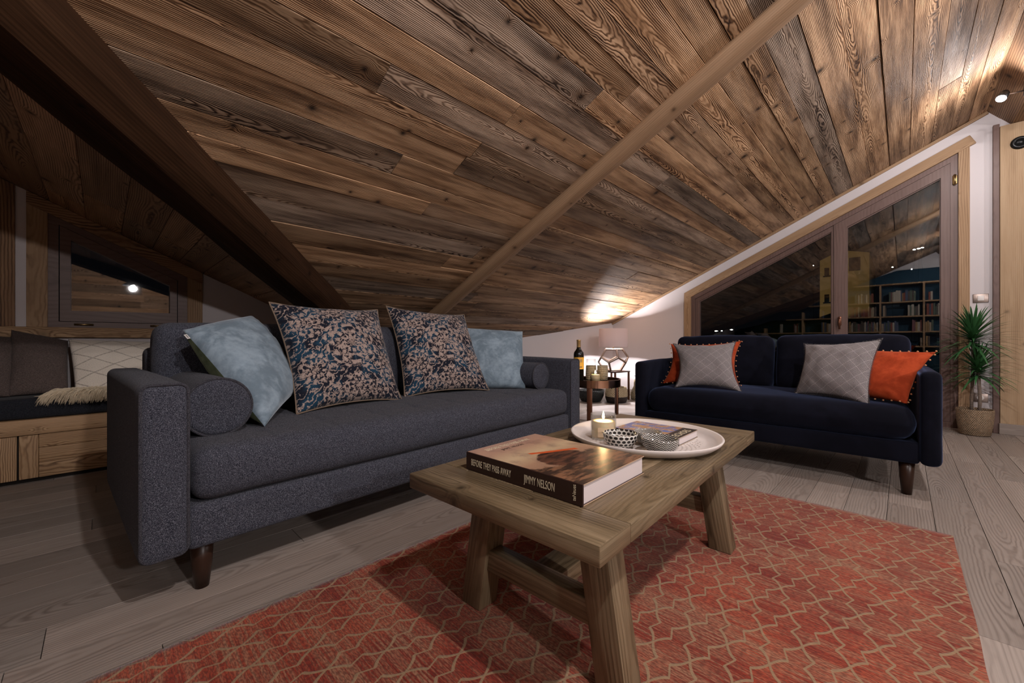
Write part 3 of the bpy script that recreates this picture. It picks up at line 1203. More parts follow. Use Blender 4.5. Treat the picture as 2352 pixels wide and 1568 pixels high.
# timber casing: two uprights and the slanted head
bm = bmesh.new()
add_prism(bm, [gp(yl0, 0, 5.062), gp(yl0, wz(yl0), 5.062), gp(yl1, wz(yl1), 5.062), gp(yl1, 0, 5.062)], (.05, 0, 0))
uvproj(bm, 'z', (.3, .5, .5))
struct('casing_post', bm, M['casing_wood'], w1)
bm = bmesh.new()
add_prism(bm, [gp(yr0, 0, 5.062), gp(yr0, wz(yr0) - .07, 5.062), gp(yr1, wz(yr1) - .08, 5.062), gp(yr1, 0, 5.062)], (.05, 0, 0))
uvproj(bm, 'z', (.6, .2, .5))
struct('casing_post', bm, M['casing_wood'], w1)
bm = bmesh.new()
Lh = math.hypot(yl0 - yr0, wz(yr0) - wz(yl0))
Mh = Matrix.Translation((5.058, yr0, wz(yr0))) @ Matrix.Rotation(-math.atan(WS), 4, 'X')
wood_block(bm, 0, .054, .0, Lh, -.083, 0, 'y', Mh, tone=(.15, .7, .5))
struct('casing_head', bm, M['casing_wood'], w1)


def quad_ring(name, yl, yr, zl, zr, zb, wl, wr, wt, wb, x0, x1, mat, parent, tone=(.4, .5, .5)):
    """four-sided frame on the gable. zl/zr = top heights at both ends"""
    bm = bmesh.new()
    s = (zr - zl) / (yr - yl)
    zt_ = lambda y: zl + s * (y - yl)
    outer = [gp(yl, zb, x0), gp(yl, zl, x0), gp(yr, zr, x0), gp(yr, zb, x0)]
    inner = [gp(yl - wl, zb + wb, x0), gp(yl - wl, zt_(yl - wl) - wt, x0), gp(yr + wr, zt_(yr + wr) - wt, x0), gp(yr + wr, zb + wb, x0)]
    add_ring(bm, outer, inner, (x1 - x0, 0, 0))
    uvproj(bm, 'z', tone)
    return struct(name, bm, mat, parent), [(p[1], p[2]) for p in inner]


quad_ring('window_frame', yl1, yr1, zi(yl1), zi(yr1), 0.0, .04, .045, .045, .05, 5.085, 5.19, M['frame_wood'], w1)
zf = lambda y: zi(y) - .047
sl, inl = quad_ring('sash', 1.832, .466, zf(1.832), zf(.466), .052, .047, .05, .048, .07, 5.10, 5.165, M['frame_wood'], w1)
sr, inr = quad_ring('sash', .494, -.287, zf(.494), zf(-.287), .052, .098, .055, .085, .07, 5.088, 5.155, M['frame_wood'], w1, (.1, .2, .5))
for s_, inn, xx in ((sl, inl, 5.128), (sr, inr, 5.118)):
    bm = bmesh.new()
    add_prism(bm, [gp(y, z, xx) for y, z in inn], (.006, 0, 0))
    g = struct('pane', bm, M['window_glass'], w1)
    # thin bead around the glass
    bm = bmesh.new()
    c = (sum(p[0] for p in inn) / 4, sum(p[1] for p in inn) / 4)
    shr = [(y + (.006 if y < c[0] else -.006), z + (.008 if z < c[1] else -.010)) for y, z in inn]
    add_ring(bm, [gp(y, z, xx - .012) for y, z in inn], [gp(y, z, xx - .012) for y, z in shr], (.012, 0, 0))
    uvproj(bm, 'z')
    struct('glazing_bead', bm, M['frame_wood'], w1)
bm = bmesh.new()
add_box(bm, 5.066, 5.088, .435, .46, .90, .985, .003)
add_tube(bm, [(5.07, .447, .965), (5.045, .447, .965), (5.04, .447, .955), (5.04, .447, .86)], .008, 10)
struct('window_handle', bm, M['copper_dark'], w1, True)
for zz in (2.08,):
    bm = bmesh.new()
    add_box(bm, 5.074, 5.088, -.328, -.300, zz, zz + .075, .003)
    add_tube(bm, [(5.072, -.313, zz - .006), (5.072, -.313, zz + .081)], .008, 10)
    struct('window_hinge', bm, M['brass_old'], w1, True)

# small slanted window above the bench
w2 = thing('window_2', None, None)
w2['kind'] = 'structure'
Bp = lambda x, z, y=YB: (x, y, z)
for nm, x0, x1, tn in (('casing_post', -.318, -.234, (.2, .4, .5)), ('casing_post', .439, .527, (.7, .8, .3))):
    bm = bmesh.new()
    add_prism(bm, [Bp(x0, .83, 3.762), Bp(x1, .83, 3.762), Bp(x1, bz(x1) + .0, 3.762), Bp(x0, bz(x0), 3.762)], (0, .03, 0))
    uvproj(bm, 'z', tn)
    struct(nm, bm, M['casing_wood'], w2)
bm = bmesh.new()
add_prism(bm, [Bp(-.318, bz(-.318), 3.755), Bp(.527, bz(.527), 3.755), Bp(.527, dorm_z(.527) - .006, 3.755), Bp(-.318, dorm_z(-.318) - .006, 3.755)], (0, .03, 0))
uvproj(bm, 'x', (.5, .3, .2))
struct('casing_head', bm, M['dormer_wood'], w2)
bm = bmesh.new()
outer = [Bp(-.234, .83, 3.775), Bp(.439, .83, 3.775), Bp(.439, bz(.439), 3.775), Bp(-.234, bz(-.234), 3.775)]
inner = [Bp(-.190, .865, 3.775), Bp(.385, .865, 3.775), Bp(.385, bz(.385) - .055, 3.775), Bp(-.190, bz(-.190) - .04, 3.775)]
add_ring(bm, outer, inner, (0, .1, 0))
uvproj(bm, 'x')
struct('window_frame', bm, M['frame_wood'], w2)
bm = bmesh.new()
gin = [(-.138, .935), (.341, .943), (.341, 1.139), (-.138, 1.380)]
outer = [Bp(-.185, .868, 3.765), Bp(.380, .868, 3.765), Bp(.380, bz(.380) - .058, 3.765), Bp(-.185, bz(-.185) - .043, 3.765)]
add_ring(bm, outer, [Bp(x, z, 3.765) for x, z in gin], (0, .06, 0))
uvproj(bm, 'x', (.2, .3, .5))
struct('sash', bm, M['frame_wood'], w2)
bm = bmesh.new()
add_prism(bm, [Bp(x, z, 3.80) for x, z in gin], (0, .006, 0))
struct('pane', bm, M['window_glass'], w2)
for x0 in (-.124, .236):
    bm = bmesh.new()
    add_tube(bm, [(x0, 3.757, .849), (x0 + .086, 3.757, .849)], .0055, 10)
    struct('window_hinge', bm, M['brass_old'], w2, True)
bm = bmesh.new()
wood_block(bm, -1.9, .95, 3.735, YB, .765, .829, 'x', tone=(.4, .6, .6))
struct('trim_ledge', bm, M['bench_wood'])
big = bmesh.new()
for i in range(9):
    xa, xb = -.36 - .14 * (i + 1), -.361 - .14 * i
    xa = max(xa, -1.6)
    zt_ = lambda x: (dorm_z(x) if x > XA else ZR - (XA - x) * DS) - .006
    bm = bmesh.new()
    add_prism(bm, [Bp(xa, .83, 3.758), Bp(xb, .83, 3.758), Bp(xb, zt_(xb), 3.758), Bp(xa, zt_(xa), 3.758)], (0, .022, 0))
    uvproj(bm, 'z', (random.random(), random.random(), random.random()))
    merge(big, bm)
bm = big
struct('trim_boarding', bm, M['dormer_wood'])

# electrical fittings
t = thing('light_switch', 'steel light switch on the white wall above the plant', 'light switch', (XG, -.457, 1.097))
obj('cover_plate', box(-.008, 0, -.043, .043, -.036, .036, .003), M['steel'], t)
obj('rocker', box(-.012, -.006, -.018, .018, -.020, .020, .002), M['white_plastic'], t)
t = thing('wall_socket', 'steel wall socket low down behind the plant stems', 'socket', (XG, -.455, .275))
obj('cover_plate', box(-.008, 0, -.043, .043, -.036, .036, .003), M['steel'], t)
bm = bmesh.new()
add_lathe(bm, [(0, 0), (.019, 0), (.021, .004), (.019, .006), (0, .006)], 24)
for v in bm.verts:
    v.co = Vector((-.008 - v.co.z * .6, v.co.x, v.co.y))
obj('socket_insert', bm, M['white_plastic'], t)
t = thing('wall_fitting', 'round dark metal fitting on the upright oak boards, right edge', 'wall fitting', (5.036, -.655, 2.30))
bm = bmesh.new()
prof = [(.0, .004), (.022, .004), (.024, .016), (.034, .022), (.046, .016), (.05, .0)]
add_lathe(bm, prof, 32)
for v in bm.verts:
    v.co = Vector((-v.co.z, v.co.x, v.co.y))
obj('ring', bm, M['black_metal'], t)

# ceiling spots ---------------------------------------------------------


def spot(i, x, y, z, w):
    lab = ['lit black spotlight on a short arm under the ridge near the window', 'lit black spotlight under the ridge behind the top edge', 'lit black spotlight under the ridge above the coffee table', 'lit black spotlight under the ridge near the bookcase', 'added fill spotlight, unseen, on the flat ceiling behind the camera', 'lit black spotlight on the flat ceiling beside the bookcase'][i]
    t = thing('spotlight', lab, 'spotlight', (x, y, z), group='black spotlights under the ridge')
    base = Vector((.07, -.12, .062))
    obj('ceiling_mount', box(base.x - .02, base.x + .02, base.y - .02, base.y + .02, -.005, .068, .005), M['black_metal'], t)
    obj('arm', tube([(base.x, base.y + .02, .03), (.03, -.05, .015), (.01, -.02, .01)], .005, 8), M['steel'], t)
    d = Vector((-.55, -.05 if i else .35, -.8)).normalized()
    q = d.to_track_quat('Z', 'Y').to_matrix().to_4x4()
    bm = lathe([(0, -.045), (.02, -.043), (.026, -.03), (.028, .018), (.024, .02), (.022, .008), (0, .006)], 24)
    bm.transform(q)
    obj('head', bm, M['black_metal'], t)
    bm = lathe([(0, .009), (.021, .009), (.021, .012), (0, .013)], 24)
    bm.transform(q)
    obj('bulb', bm, M['lamp_glow'], t)
    l = bpy.data.lights.new('spot_light', 'POINT')
    l.energy = w
    l.color = LIGHT_COL
    l.shadow_soft_size = .022
    lo = bpy.data.objects.new('spot_light', l)
    link(lo, t)
    lo.location = d * .045


for i, s_ in enumerate(SPOTS):
    spot(i, *s_)

# ------------------------------------------------------------------ sofas
R = math.radians


def rect_loop(x0, x1, z0, z1, y, r, n=5):
    pts = []
    for cx, cz, a0 in ((x1 - r, z1 - r, 0), (x0 + r, z1 - r, 90), (x0 + r, z0 + r, 180), (x1 - r, z0 + r, 270)):
        for k in range(n + 1):
            a = R(a0 + 90 * k / n)
            pts.append((cx + r * math.cos(a), y, cz + r * math.sin(a)))
    return pts


def sofa(name, label, loc, rz, L, D, zb, za, zs, zback, aw, fabric, pipe, legspots, cushions, seat_z0, tuft=False, back_th=.17, front_r=.05, arm_r=.022, piping=True, seat_front=.0, back_h0=.40):
    t = thing(name, label, 'sofa', loc, R(rz))
    # frame under the cushion
    obj('base_frame', rbox(L / 2, D / 2 + .005, (zb + seat_z0) / 2, L / 2 - aw + .004, D / 2 - .012, (seat_z0 - zb) / 2, .018, n=(30, 6, 3), wr=.0006), M[fabric], t)
    for sx in (0, 1):
        cx = aw / 2 if sx == 0 else L - aw / 2
        a = obj('arm', rbox(cx, D / 2, (zb + za) / 2, aw / 2, D / 2, (za - zb) / 2, arm_r, crown=(.002, .003, .008), n=(4, 14, 10), wr=.0012, seed=sx * 7.0), M[fabric], t)
        if piping:
            x0, x1 = cx - aw / 2 + .004, cx + aw / 2 - .004
            obj('piping', tube(rect_loop(x0, x1, zb + .008, za - .002, .006, .022), .0042, 8, True), M[pipe], a)
            pts = [(x, D - .006, z) for x, y, z in rect_loop(x0, x1, zb + .008, za - .002, .006, .022)]
            obj('piping', tube(pts, .0042, 8, True), M[pipe], a)
    # back frame
    zbk = zback - .10
    obj('backrest', rbox(L / 2, D - .075, (zb + zbk) / 2, L / 2 - aw + .002, .07, (zbk - zb) / 2, .03, n=(20, 4, 8), wr=.001), M[fabric], t)
    # seat
    hx = L / 2 - aw - .006
    y0, y1 = .004 + seat_front, D - .15

    def tf(w, u):
        if not tuft or u[2] < .2:
            return w
        # shallow seams and button dimples on the top
        f = (u[2] - .2) / .8
        d = 0
        px = w.x + hx
        py = w.y + (y1 - y0) / 2
        nx = 9
        sx_ = px / (2 * hx) * nx
        a_ = abs(sx_ - round(sx_)) * (2 * hx / nx)
        edge = 0 < round(sx_) < nx
        if edge:
            d += .005 * math.exp(-(a_ / .007) ** 2)
        for yy in (.16, .34):
            b_ = abs(py - yy)
            if edge:
                d += .004 * math.exp(-(a_ * a_ + b_ * b_) / .035 ** 2)
            d += .0015 * math.exp(-(b_ / .010) ** 2)
        w = w.copy()
        w.z -= d * f
        return w
    zc = (seat_z0 + zs) / 2
    seat = obj('seat_cushion', rbox(L / 2, (y0 + y1) / 2, zc + .001, hx, (y1 - y0) / 2, (zs - seat_z0) / 2, front_r, crown=(0, .010, .010), n=(150 if tuft else 40, 50 if tuft else 16, 5), wr=.0015, fn=tf), M[fabric], t)
    # back cushions
    for (x0, x1, tilt) in cushions:
        bh = (zback - back_h0) / 2
        bm = rbox(0, 0, 0, (x1 - x0) / 2 - .004, back_th / 2, bh, .05, crown=(.004, .03, .012), n=(24, 5, 12), wr=.004, seed=x0 * 5 + 1)
        bm.transform(Matrix.Translation(((x0 + x1) / 2, D - .155 - back_th / 2 + .01, back_h0 + bh)) @ Matrix.Rotation(R(-tilt), 4, 'X'))
        c = obj('back_cushion', bm, M[fabric], t)
    for (lx, ly, dx, dy) in legspots:
        bm = bmesh.new()
        add_tube(bm, [(lx, ly, zb + .012), (lx + dx * .5, ly + dy * .5, zb * .5), (lx + dx, ly + dy, .0)], .03, 20, radii=[.031, .026, .0185])
        obj('leg', bm, M['leg_wood'], t)
    return t


S1 = dict(loc=(.066, 1.428, 0), rz=3.1, L=2.17, D=.96)
sofa1 = sofa('sofa', 'long charcoal tweed sofa with piped arms, under the sloping ceiling', S1['loc'], S1['rz'], 2.17, .96, .14, .624, .428, .815, .108, 'tweed', 'tweed_piping',
             [(.15, .085, 0, .0), (2.17 - .15, .085, 0, .0), (.15, .87, 0, 0), (2.02, .87, 0, 0)], [(.112, 2.058, 6)], .268, tuft=True, seat_front=.004, back_th=.16)
S2 = dict(loc=(2.606, 1.352, 0), rz=-90 + 2.2, L=1.482, D=.90)
sofa2 = sofa('sofa', 'dark navy velvet two-seat sofa in front of the big window', S2['loc'], S2['rz'], 1.482, .90, .16, .60, .425, .775, .075, 'navy_velvet', 'navy_velvet',
             [(.12, .075, 0, -.0), (1.482 - .115, .075, 0, -.0), (.12, .82, 0, 0), (1.362, .82, 0, 0)], [(.07, .730, 8), (.742, 1.412, 8)], .262, front_r=.075, arm_r=.028, piping=False, seat_front=-.012, back_th=.17)

S1M = Matrix.Translation(S1['loc']) @ Matrix.Rotation(R(S1['rz']), 4, 'Z')


def bolster(label, lx, y0, y1, z, r):
    t = thing('bolster_cushion', label, 'bolster', S1M @ Vector((lx, y0, z)), R(S1['rz']), group='round bolsters at the sofa arms')
    Lb = y1 - y0
    prof = [(0, 0), (r * .5, -.006), (r * .9, -.003), (r * .985, .004), (r, .02), (r * 1.01, Lb / 2), (r, Lb - .02), (r * .97, Lb - .003), (0, Lb)]
    bm = bmesh.new()
    pr = []
    for a, b in zip(prof, prof[1:]):
        for k in range(4):
            pr.append((a[0] + (b[0] - a[0]) * k / 4, a[1] + (b[1] - a[1]) * k / 4))
    pr.append(prof[-1])
    add_lathe(bm, pr, 40)
    for v in bm.verts:
        v.co = Vector((v.co.x, v.co.z, v.co.y))
        n = noise.noise(v.co * 9) * .004
        v.co += Vector((v.co.x, 0, v.co.z)) * n * 5
        v.co.z *= .97 if v.co.z < 0 else 1.0
    obj('cover', bm, M['tweed'], t)
    for yy in (.003, Lb - .003):
        obj('piping', tube([(r * .985 * math.cos(2 * PI * k / 40), yy, r * .975 * math.sin(2 * PI * k / 40)) for k in range(40)], .0045, 8, True), M['tweed_piping'], t)


bolster('charcoal tweed bolster beside the near left sofa arm', .218, .195, .74, .520, .098)
bolster('charcoal tweed bolster beside the far right sofa arm', 2.17 - .205, .17, .72, .512, .088)


# ------------------------------------------------------------------ cushions


def pillow(name, label, cat, corners, thick, mat, size, group=None, back=None, pinch=.05, wr=.006, seed=0.0, n=26, piping=None, pom=None, sag=0.0, label_tag=None, fringe=None, center_bias=0.0, expo=.5, horn=0.0, mid=None):
    """soft square cushion through four world corners BL, BR, TR, TL"""
    BL, BR, TR, TL = [Vector(c) for c in corners]
    org = (BL + BR) / 2
    t = thing(name, label, cat, org, 0, group)
    nrm_ = ((BR - BL).cross(TL - BL) + (TR - TL).cross(TR - BR)).normalized()

    def pos(u, v, side):
        a, b = 2 * u - 1, 2 * v - 1
        uu = .5 + a / 2 * (1 - pinch * (1 - b * b) * abs(a) ** 1.5)
        vv = .5 + b / 2 * (1 - pinch * (1 - a * a) * abs(b) ** 1.5)
        p = BL * (1 - uu) * (1 - vv) + BR * uu * (1 - vv) + TR * uu * vv + TL * (1 - uu) * vv
        f = max(0.0, (1 - a * a)) ** expo * max(0.0, (1 - b * b)) ** expo
        h = thick / 2 * f * (1 + center_bias * (-b) * .5)
        if wr:
            q = Vector((u * size * 13, v * size * 13, seed + side))
            h += wr * (noise.noise(q) + .6 * noise.noise(q * 2.3)) * min(1, f * 1.6)
            # creases running in from the corners
            r_ = abs(abs(a) - abs(b))
            h -= wr * .9 * math.exp(-(r_ / .10) ** 2) * (abs(a) * abs(b)) * (1 if f > .02 else 0)
        return p + nrm_ * (h * side) - nrm_ * sag * (1 - a * a) * (1 - b * b) - org

    bm = bmesh.new()
    uvl = bm.loops.layers.uv.new('UVMap')
    half = []
    ss = [.5 - .5 * math.cos(PI * i / n) for i in range(n + 1)]
    ss = [(.55 * s + .45 * i / n) for i, s in enumerate(ss)]
    border = {}
    for side in (1, -1):
        g = []
        for i in range(n + 1):
            row = []
            for j in range(n + 1):
                on = i in (0, n) or j in (0, n)
                if on and (i, j) in border:
                    row.append(border[(i, j)])
                else:
                    v = bm.verts.new(pos(ss[i], ss[j], side if not on else 0))
                    if on:
                        border[(i, j)] = v
                    row.append(v)
            g.append(row)
        half.append(g)
    for side, g in zip((1, -1), half):
        for i in range(n):
            for j in range(n):
                q = [(i, j), (i + 1, j), (i + 1, j + 1), (i, j + 1)]
                if side < 0:
                    q = q[::-1]
                f = bm.faces.new([g[a][b] for a, b in q])
                f.material_index = 0 if side > 0 or back is None else 1
                for l, (a, b) in zip(f.loops, q):
                    l[uvl].uv = (ss[a] * size, ss[b] * size)
    me = bpy.data.meshes.new(name)
    bm.to_mesh(me)
    bm.free()
    for m in [mat] + ([back] if back else []):
        me.materials.append(M[m])
    me.polygons.foreach_set('use_smooth', [True] * len(me.polygons))
    o = bpy.data.objects.new('cover', me)
    link(o, t)
    edge = [pos(s, 0, 0) for s in ss[:-1]] + [pos(1, s, 0) for s in ss[:-1]] + [pos(s, 1, 0) for s in ss[:0:-1]] + [pos(0, s, 0) for s in ss[:0:-1]]
    if piping:
        obj('piping', tube(edge, .0034, 8, True), M[piping], t)
    if fringe:
        bm = bmesh.new()
        c0 = (BL + BR + TR + TL) / 4 - org
        for i in range(len(edge)):
            for k in range(5):
                p = edge[i].lerp(edge[(i + 1) % len(edge)], k / 5)
                d = (p - c0).normalized() * random.uniform(.006, .012) + nrm_ * random.uniform(-.004, .004)
                add_tube(bm, [p - d * .2, p + d], .0008, 3, radii=[.0011, .0004])
        obj('fringe', bm, M[fringe], t)
    if pom:
        me_p = None
        tot = [0]
        for i in range(len(edge)):
            tot.append(tot[-1] + (edge[(i + 1) % len(edge)] - edge[i]).length)
        step = tot[-1] / pom
        c0 = (BL + BR + TR + TL) / 4 - org
        first = None
        for k in range(pom):
            s_ = k * step + .004
            i = max(j for j in range(len(edge)) if tot[j] <= s_)
            p = edge[i].lerp(edge[(i + 1) % len(edge)], (s_ - tot[i]) / max(1e-6, tot[i + 1] - tot[i]))
            p = p + (p - c0).normalized() * .009 + Vector((0, 0, 0))
            if org.z + p.z < corners[0][2] + .004:
                p.z = corners[0][2] + .008 - org.z
            if first is None:
                bm = bmesh.new()
                bmesh.ops.create_icosphere(bm, subdivisions=2, radius=.0046)
                for v in bm.verts:
                    v.co *= 1 + .12 * noise.noise(v.co * 500)
                first = obj('pompom', bm, M['pompom'], t)
                q = first
            else:
                q = first.copy()
                COL.objects.link(q)
            q.location = p
    if label_tag:
        u, v, w_, h_ = label_tag
        p = pos(u, v, 0)
        d = (pos(u, v - .05, 0) - p).normalized()
        out = (pos(0, v, 0) - pos(.1, v, 0)).normalized()
        bm = bmesh.new()
        a = [p, p + d * w_, p + d * w_ + out * h_, p + out * h_]
        add_prism(bm, a, nrm_ * .0012)
        obj('fabric_label', bm, M['white_plastic'], t, False)
        for k in range(3):
            bm = bmesh.new()
            s0 = p + d * (w_ * (.2 + .22 * k)) + out * h_ * .25 + nrm_ * .0013
            add_prism(bm, [s0, s0 + d * w_ * .12, s0 + d * w_ * .12 + out * h_ * .5, s0 + out * h_ * .5], nrm_ * .0004)
            obj('label_print', bm, M['black_metal'], t, False)
    return t


M['pompom'] = plain('mustard_pompom', (0.50, 0.24, 0.12), 0.95)
g1 = 'scatter cushions on the charcoal sofa'
pillow('velvet_cushion', 'pale blue velvet cushion tilted on its corner beside the near bolster', 'cushion', [(.408, 1.640, .434), (.63, 2.0, .515), (.504, 2.235, .863), (.212, 1.945, .784)], .19, 'blue_velvet', .46, g1, back='green_velvet', seed=3, pinch=.03, expo=.42, wr=.008, label_tag=(0, .95, .022, .014))
pillow('damask_cushion', 'large blue and cream damask cushion, the nearer of the patterned pair', 'cushion', [(.5715, 1.825, .434), (1.10, 1.885, .434), (1.084, 2.12, .919), (.528, 2.055, .918)], .20, 'damask', .56, g1, seed=11, pinch=.09, piping='beige_piping', wr=.009)
pillow('damask_cushion', 'dark blue and cream damask cushion in the middle of the sofa', 'cushion', [(1.16, 1.958, .434), (1.70, 1.862, .434), (1.737, 2.157, .923), (1.164, 2.17, .948)], .19, 'damask', .56, g1, seed=29, pinch=.09, piping='beige_piping', wr=.009)
pillow('velvet_cushion', 'pale blue velvet cushion leaning at the far end of the charcoal sofa', 'cushion', [(1.58, 2.02, .434), (1.945, 1.775, .43), (2.11, 1.955, .8125), (1.72, 2.14, .835)], .17, 'blue_velvet', .46, g1, seed=17, pinch=.04)
g2 = 'scatter cushions on the navy sofa'
pillow('pompom_cushion', 'rust cushion with pompom edge at the left end of the navy sofa', 'cushion', [(2.86, 1.262, .432), (3.05, .80, .434), (3.20, .828, .746), (3.03, 1.27, .722)], .12, 'rust_fabric', .45, g2, seed=41, pom=44, wr=.008, pinch=.16)
pillow('woven_cushion', 'grey diamond-weave cushion with frayed corners, left on the navy sofa', 'cushion', [(2.70, 1.10, .432), (2.76, .712, .428), (3.01, .815, .74), (2.90, 1.195, .724)], .13, 'diamond_weave', .45, g2, seed=51, pinch=.20, wr=.009, fringe='diamond_weave')
pillow('woven_cushion', 'larger grey diamond-weave cushion, right half of the navy sofa', 'cushion', [(2.875, .462, .428), (2.71, .125, .418), (2.924, .084, .752), (2.99, .43, .725)], .13, 'diamond_weave', .47, g2, seed=61, pinch=.12, wr=.009, fringe='diamond_weave')
pillow('pompom_cushion', 'rust cushion with pompom edge drooping over the right navy arm', 'cushion', [(2.90, .33, .434), (2.765, -.015, .432), (2.918, -.118, .688), (3.06, .30, .71)], .12, 'rust_fabric', .45, g2, seed=71, pom=44, wr=.010, pinch=.12)
g3 = 'cushions on the window bench'
pillow('linen_cushion', 'dark grey linen cushion cut off by the left edge', 'cushion', [(-.60, 3.40, .446), (-.345, 3.42, .446), (-.335, 3.66, .763), (-.584, 3.66, .784)], .12, 'grey_linen', .5, g3, seed=81, pinch=.02)
pillow('linen_cushion', 'dark grey linen cushion left of the cream wool cushion', 'cushion', [(-.355, 3.43, .446), (-.137, 3.46, .446), (-.145, 3.655, .745), (-.364, 3.66, .807)], .12, 'grey_linen', .5, g3, seed=91, pinch=.02)
pillow('wool_cushion', 'cream wool cushion with thin grey diamonds on the bench', 'cushion', [(-.110, 3.45, .452), (.26, 3.46, .452), (.27, 3.62, .737), (-.143, 3.62, .753)], .11, 'berber', .42, g3, seed=101, pinch=.02)

# ------------------------------------------------------------------ window bench
t = thing('window_bench', 'low built-in bench of reclaimed boards under the small window', 'bench', (0, 3.262, 0))
bx0, bx1 = -1.75, .95
bm = bmesh.new()
wood_block(bm, bx0, bx1, 0.0, .50, .252, .331, 'x', tone=(.35, .52, .75))
obj('top_board', bm, M['bench_wood'], t)
obj('carcass', box(bx0 + .01, bx1 - .01, .03, .50, .0, .2515), M['dark_void'], t)
xs = [(bx0, -1.15), (-1.147, -.86), (-.857, -.307), (-.301, .55), (.556, bx1)]
for k, (a, b) in enumerate(xs):
    bm = bmesh.new()
    if k == 3:
        wood_block(bm, a, a + .066, .008, .03, .022, .249, 'z', tone=(.2, .5, .5))
        for q, (z0, z1) in enumerate(((.022, .10), (.101, .178), (.179, .249))):
            wood_block(bm, a + .067, b, .008, .03, z0, z1, 'x', tone=(.4 + .2 * q, .3 + .2 * q, .3 + .3 * q))
    else:
        w = (b - a) / 3
        for q in range(3):
            wood_block(bm, a + q * w, a + (q + 1) * w - .001, .008, .03, .022, .249, 'z', tone=(.1 + .3 * q, .6 - .1 * q, .2 + .2 * k))
    obj('front_panel', bm, M['bench_wood'], t)
t = thing('bench_mattress', 'thin black seat mattress lying on the window bench', 'seat cushion', (0, 3.27, .333))
obj('cover', rbox((bx0 + bx1) / 2, .235, .054, (bx1 - bx0) / 2 - .01, .232, .053, .022, crown=(0, .004, .004), n=(60, 10, 3), wr=.003), M['black_mattress'], t)
obj('piping', tube([(bx0 + .03 + i * .1, .004, .088 + .001 * math.sin(i)) for i in range(27)], .003, 6), M['black_mattress'], t)
# sheepskin: hide with long locks hanging over the front edge
random.seed(11)
bm = bmesh.new()
hide = bmesh.ops.create_grid(bm, x_segments=12, y_segments=8, size=.5)
for v in hide['verts']:
    x, y = v.co.x * 2, v.co.y * 2
    X = .11 + x * .26
    Y = 3.37 + y * .075
    v.co = Vector((X, Y, .452 + .012 * (1 - x * x) * (1 - y * y) - (.03 if y < -.9 else 0)))
hm = NT('cream_sheepskin')
hm.col(hm.mix(hm.noise(hm.obj(), 25, 2), (0.50, 0.40, 0.26), (0.78, 0.68, 0.52)))
hm.p(Roughness=0.8)
M['sheepskin'] = hm.m
for i in range(4600):
    hang = i % 2 == 0
    x = random.uniform(-.175, .36)
    y = (3.268 + random.uniform(-.004, .03)) if hang else 3.29 + .17 * random.random()
    z = .455 + random.uniform(0, .016)
    if x < -.11:
        y += (-.11 - x) * .4
    Ln = random.uniform(.06, .125) if hang else random.uniform(.04, .08)
    q = Vector((x, y, z))
    vel = Vector((-.55 + random.uniform(-.45, .35) + (-.7 if x < -.12 else 0), -1 + random.uniform(-.3, .3), .30)).normalized()
    pts = []
    for k in range(7):
        pts.append(q.copy())
        q = q + vel * Ln / 6
        vel = (vel + Vector((.03 * math.sin(i), .05 if q.y < 3.25 else 0, -.36 if hang else -.25))).normalized()
        if q.y > 3.256 and q.z < .450:
            q.z = .451
    add_tube(bm, pts, .001, 3, radii=[.0024, .0024, .0022, .0019, .0015, .001, .0003], cap=False)
o = obj('sheepskin', bm, M['sheepskin'])
tag(o, 'fluffy cream sheepskin spread over the bench edge, half behind the sofa arm', 'sheepskin')

# ------------------------------------------------------------------ rug
bm = bmesh.new()
bmesh.ops.create_grid(bm, x_segments=120, y_segments=70, size=.5)
for v in bm.verts:
    x, y = v.co.x + .5, v.co.y + .5
    X = -.35 + x * 2.60
    Y = -.135 + y * 1.40
    n = noise.noise(Vector((X * 3, Y * 3, 0)))
    v.co = Vector((X + .004 * n, Y + .005 * noise.noise(Vector((X * 4, 9, 0))), .007 + .0012 * n))
ex = bmesh.ops.extrude_face_region(bm, geom=bm.faces[:])
for v in [g for g in ex['geom'] if isinstance(g, bmesh.types.BMVert)]:
    v.co.z = .0005
o = obj('rug', bm, M['rug'])
tag(o, 'rust-red woven rug with a beige trellis pattern under the coffee table', 'rug')

# ------------------------------------------------------------------ coffee table
CT = Matrix.Translation((.566, .637, 0)) @ Matrix.Rotation(R(2.2), 4, 'Z')
t = thing('coffee_table', 'rustic wooden coffee table with splayed legs on the red rug', 'coffee table', CT.translation, R(2.2))
LT, WT, HT, TH = 1.155, .555, .40, .038
bm = bmesh.new()
random.seed(5)
wood_block(bm, 0, .115, -WT / 2, WT / 2, HT - TH, HT, 'y', tone=(.42, .50, .45))
wood_block(bm, LT - .115, LT, -WT / 2, WT / 2, HT - TH, HT, 'y', tone=(.7, .4, .5))
ys = [-WT / 2, -.165, -.04, .075, .185, WT / 2]
for k, (a, b) in enumerate(zip(ys, ys[1:])):
    wood_block(bm, .1152, LT - .1152, a + .0003, b - .0003, HT - TH, HT - (.0006 if k % 2 else 0), 'x', tone=(random.random(), .35 + .3 * random.random(), random.random()))
obj('tabletop', bm, M['table_wood'], t, auto=40)
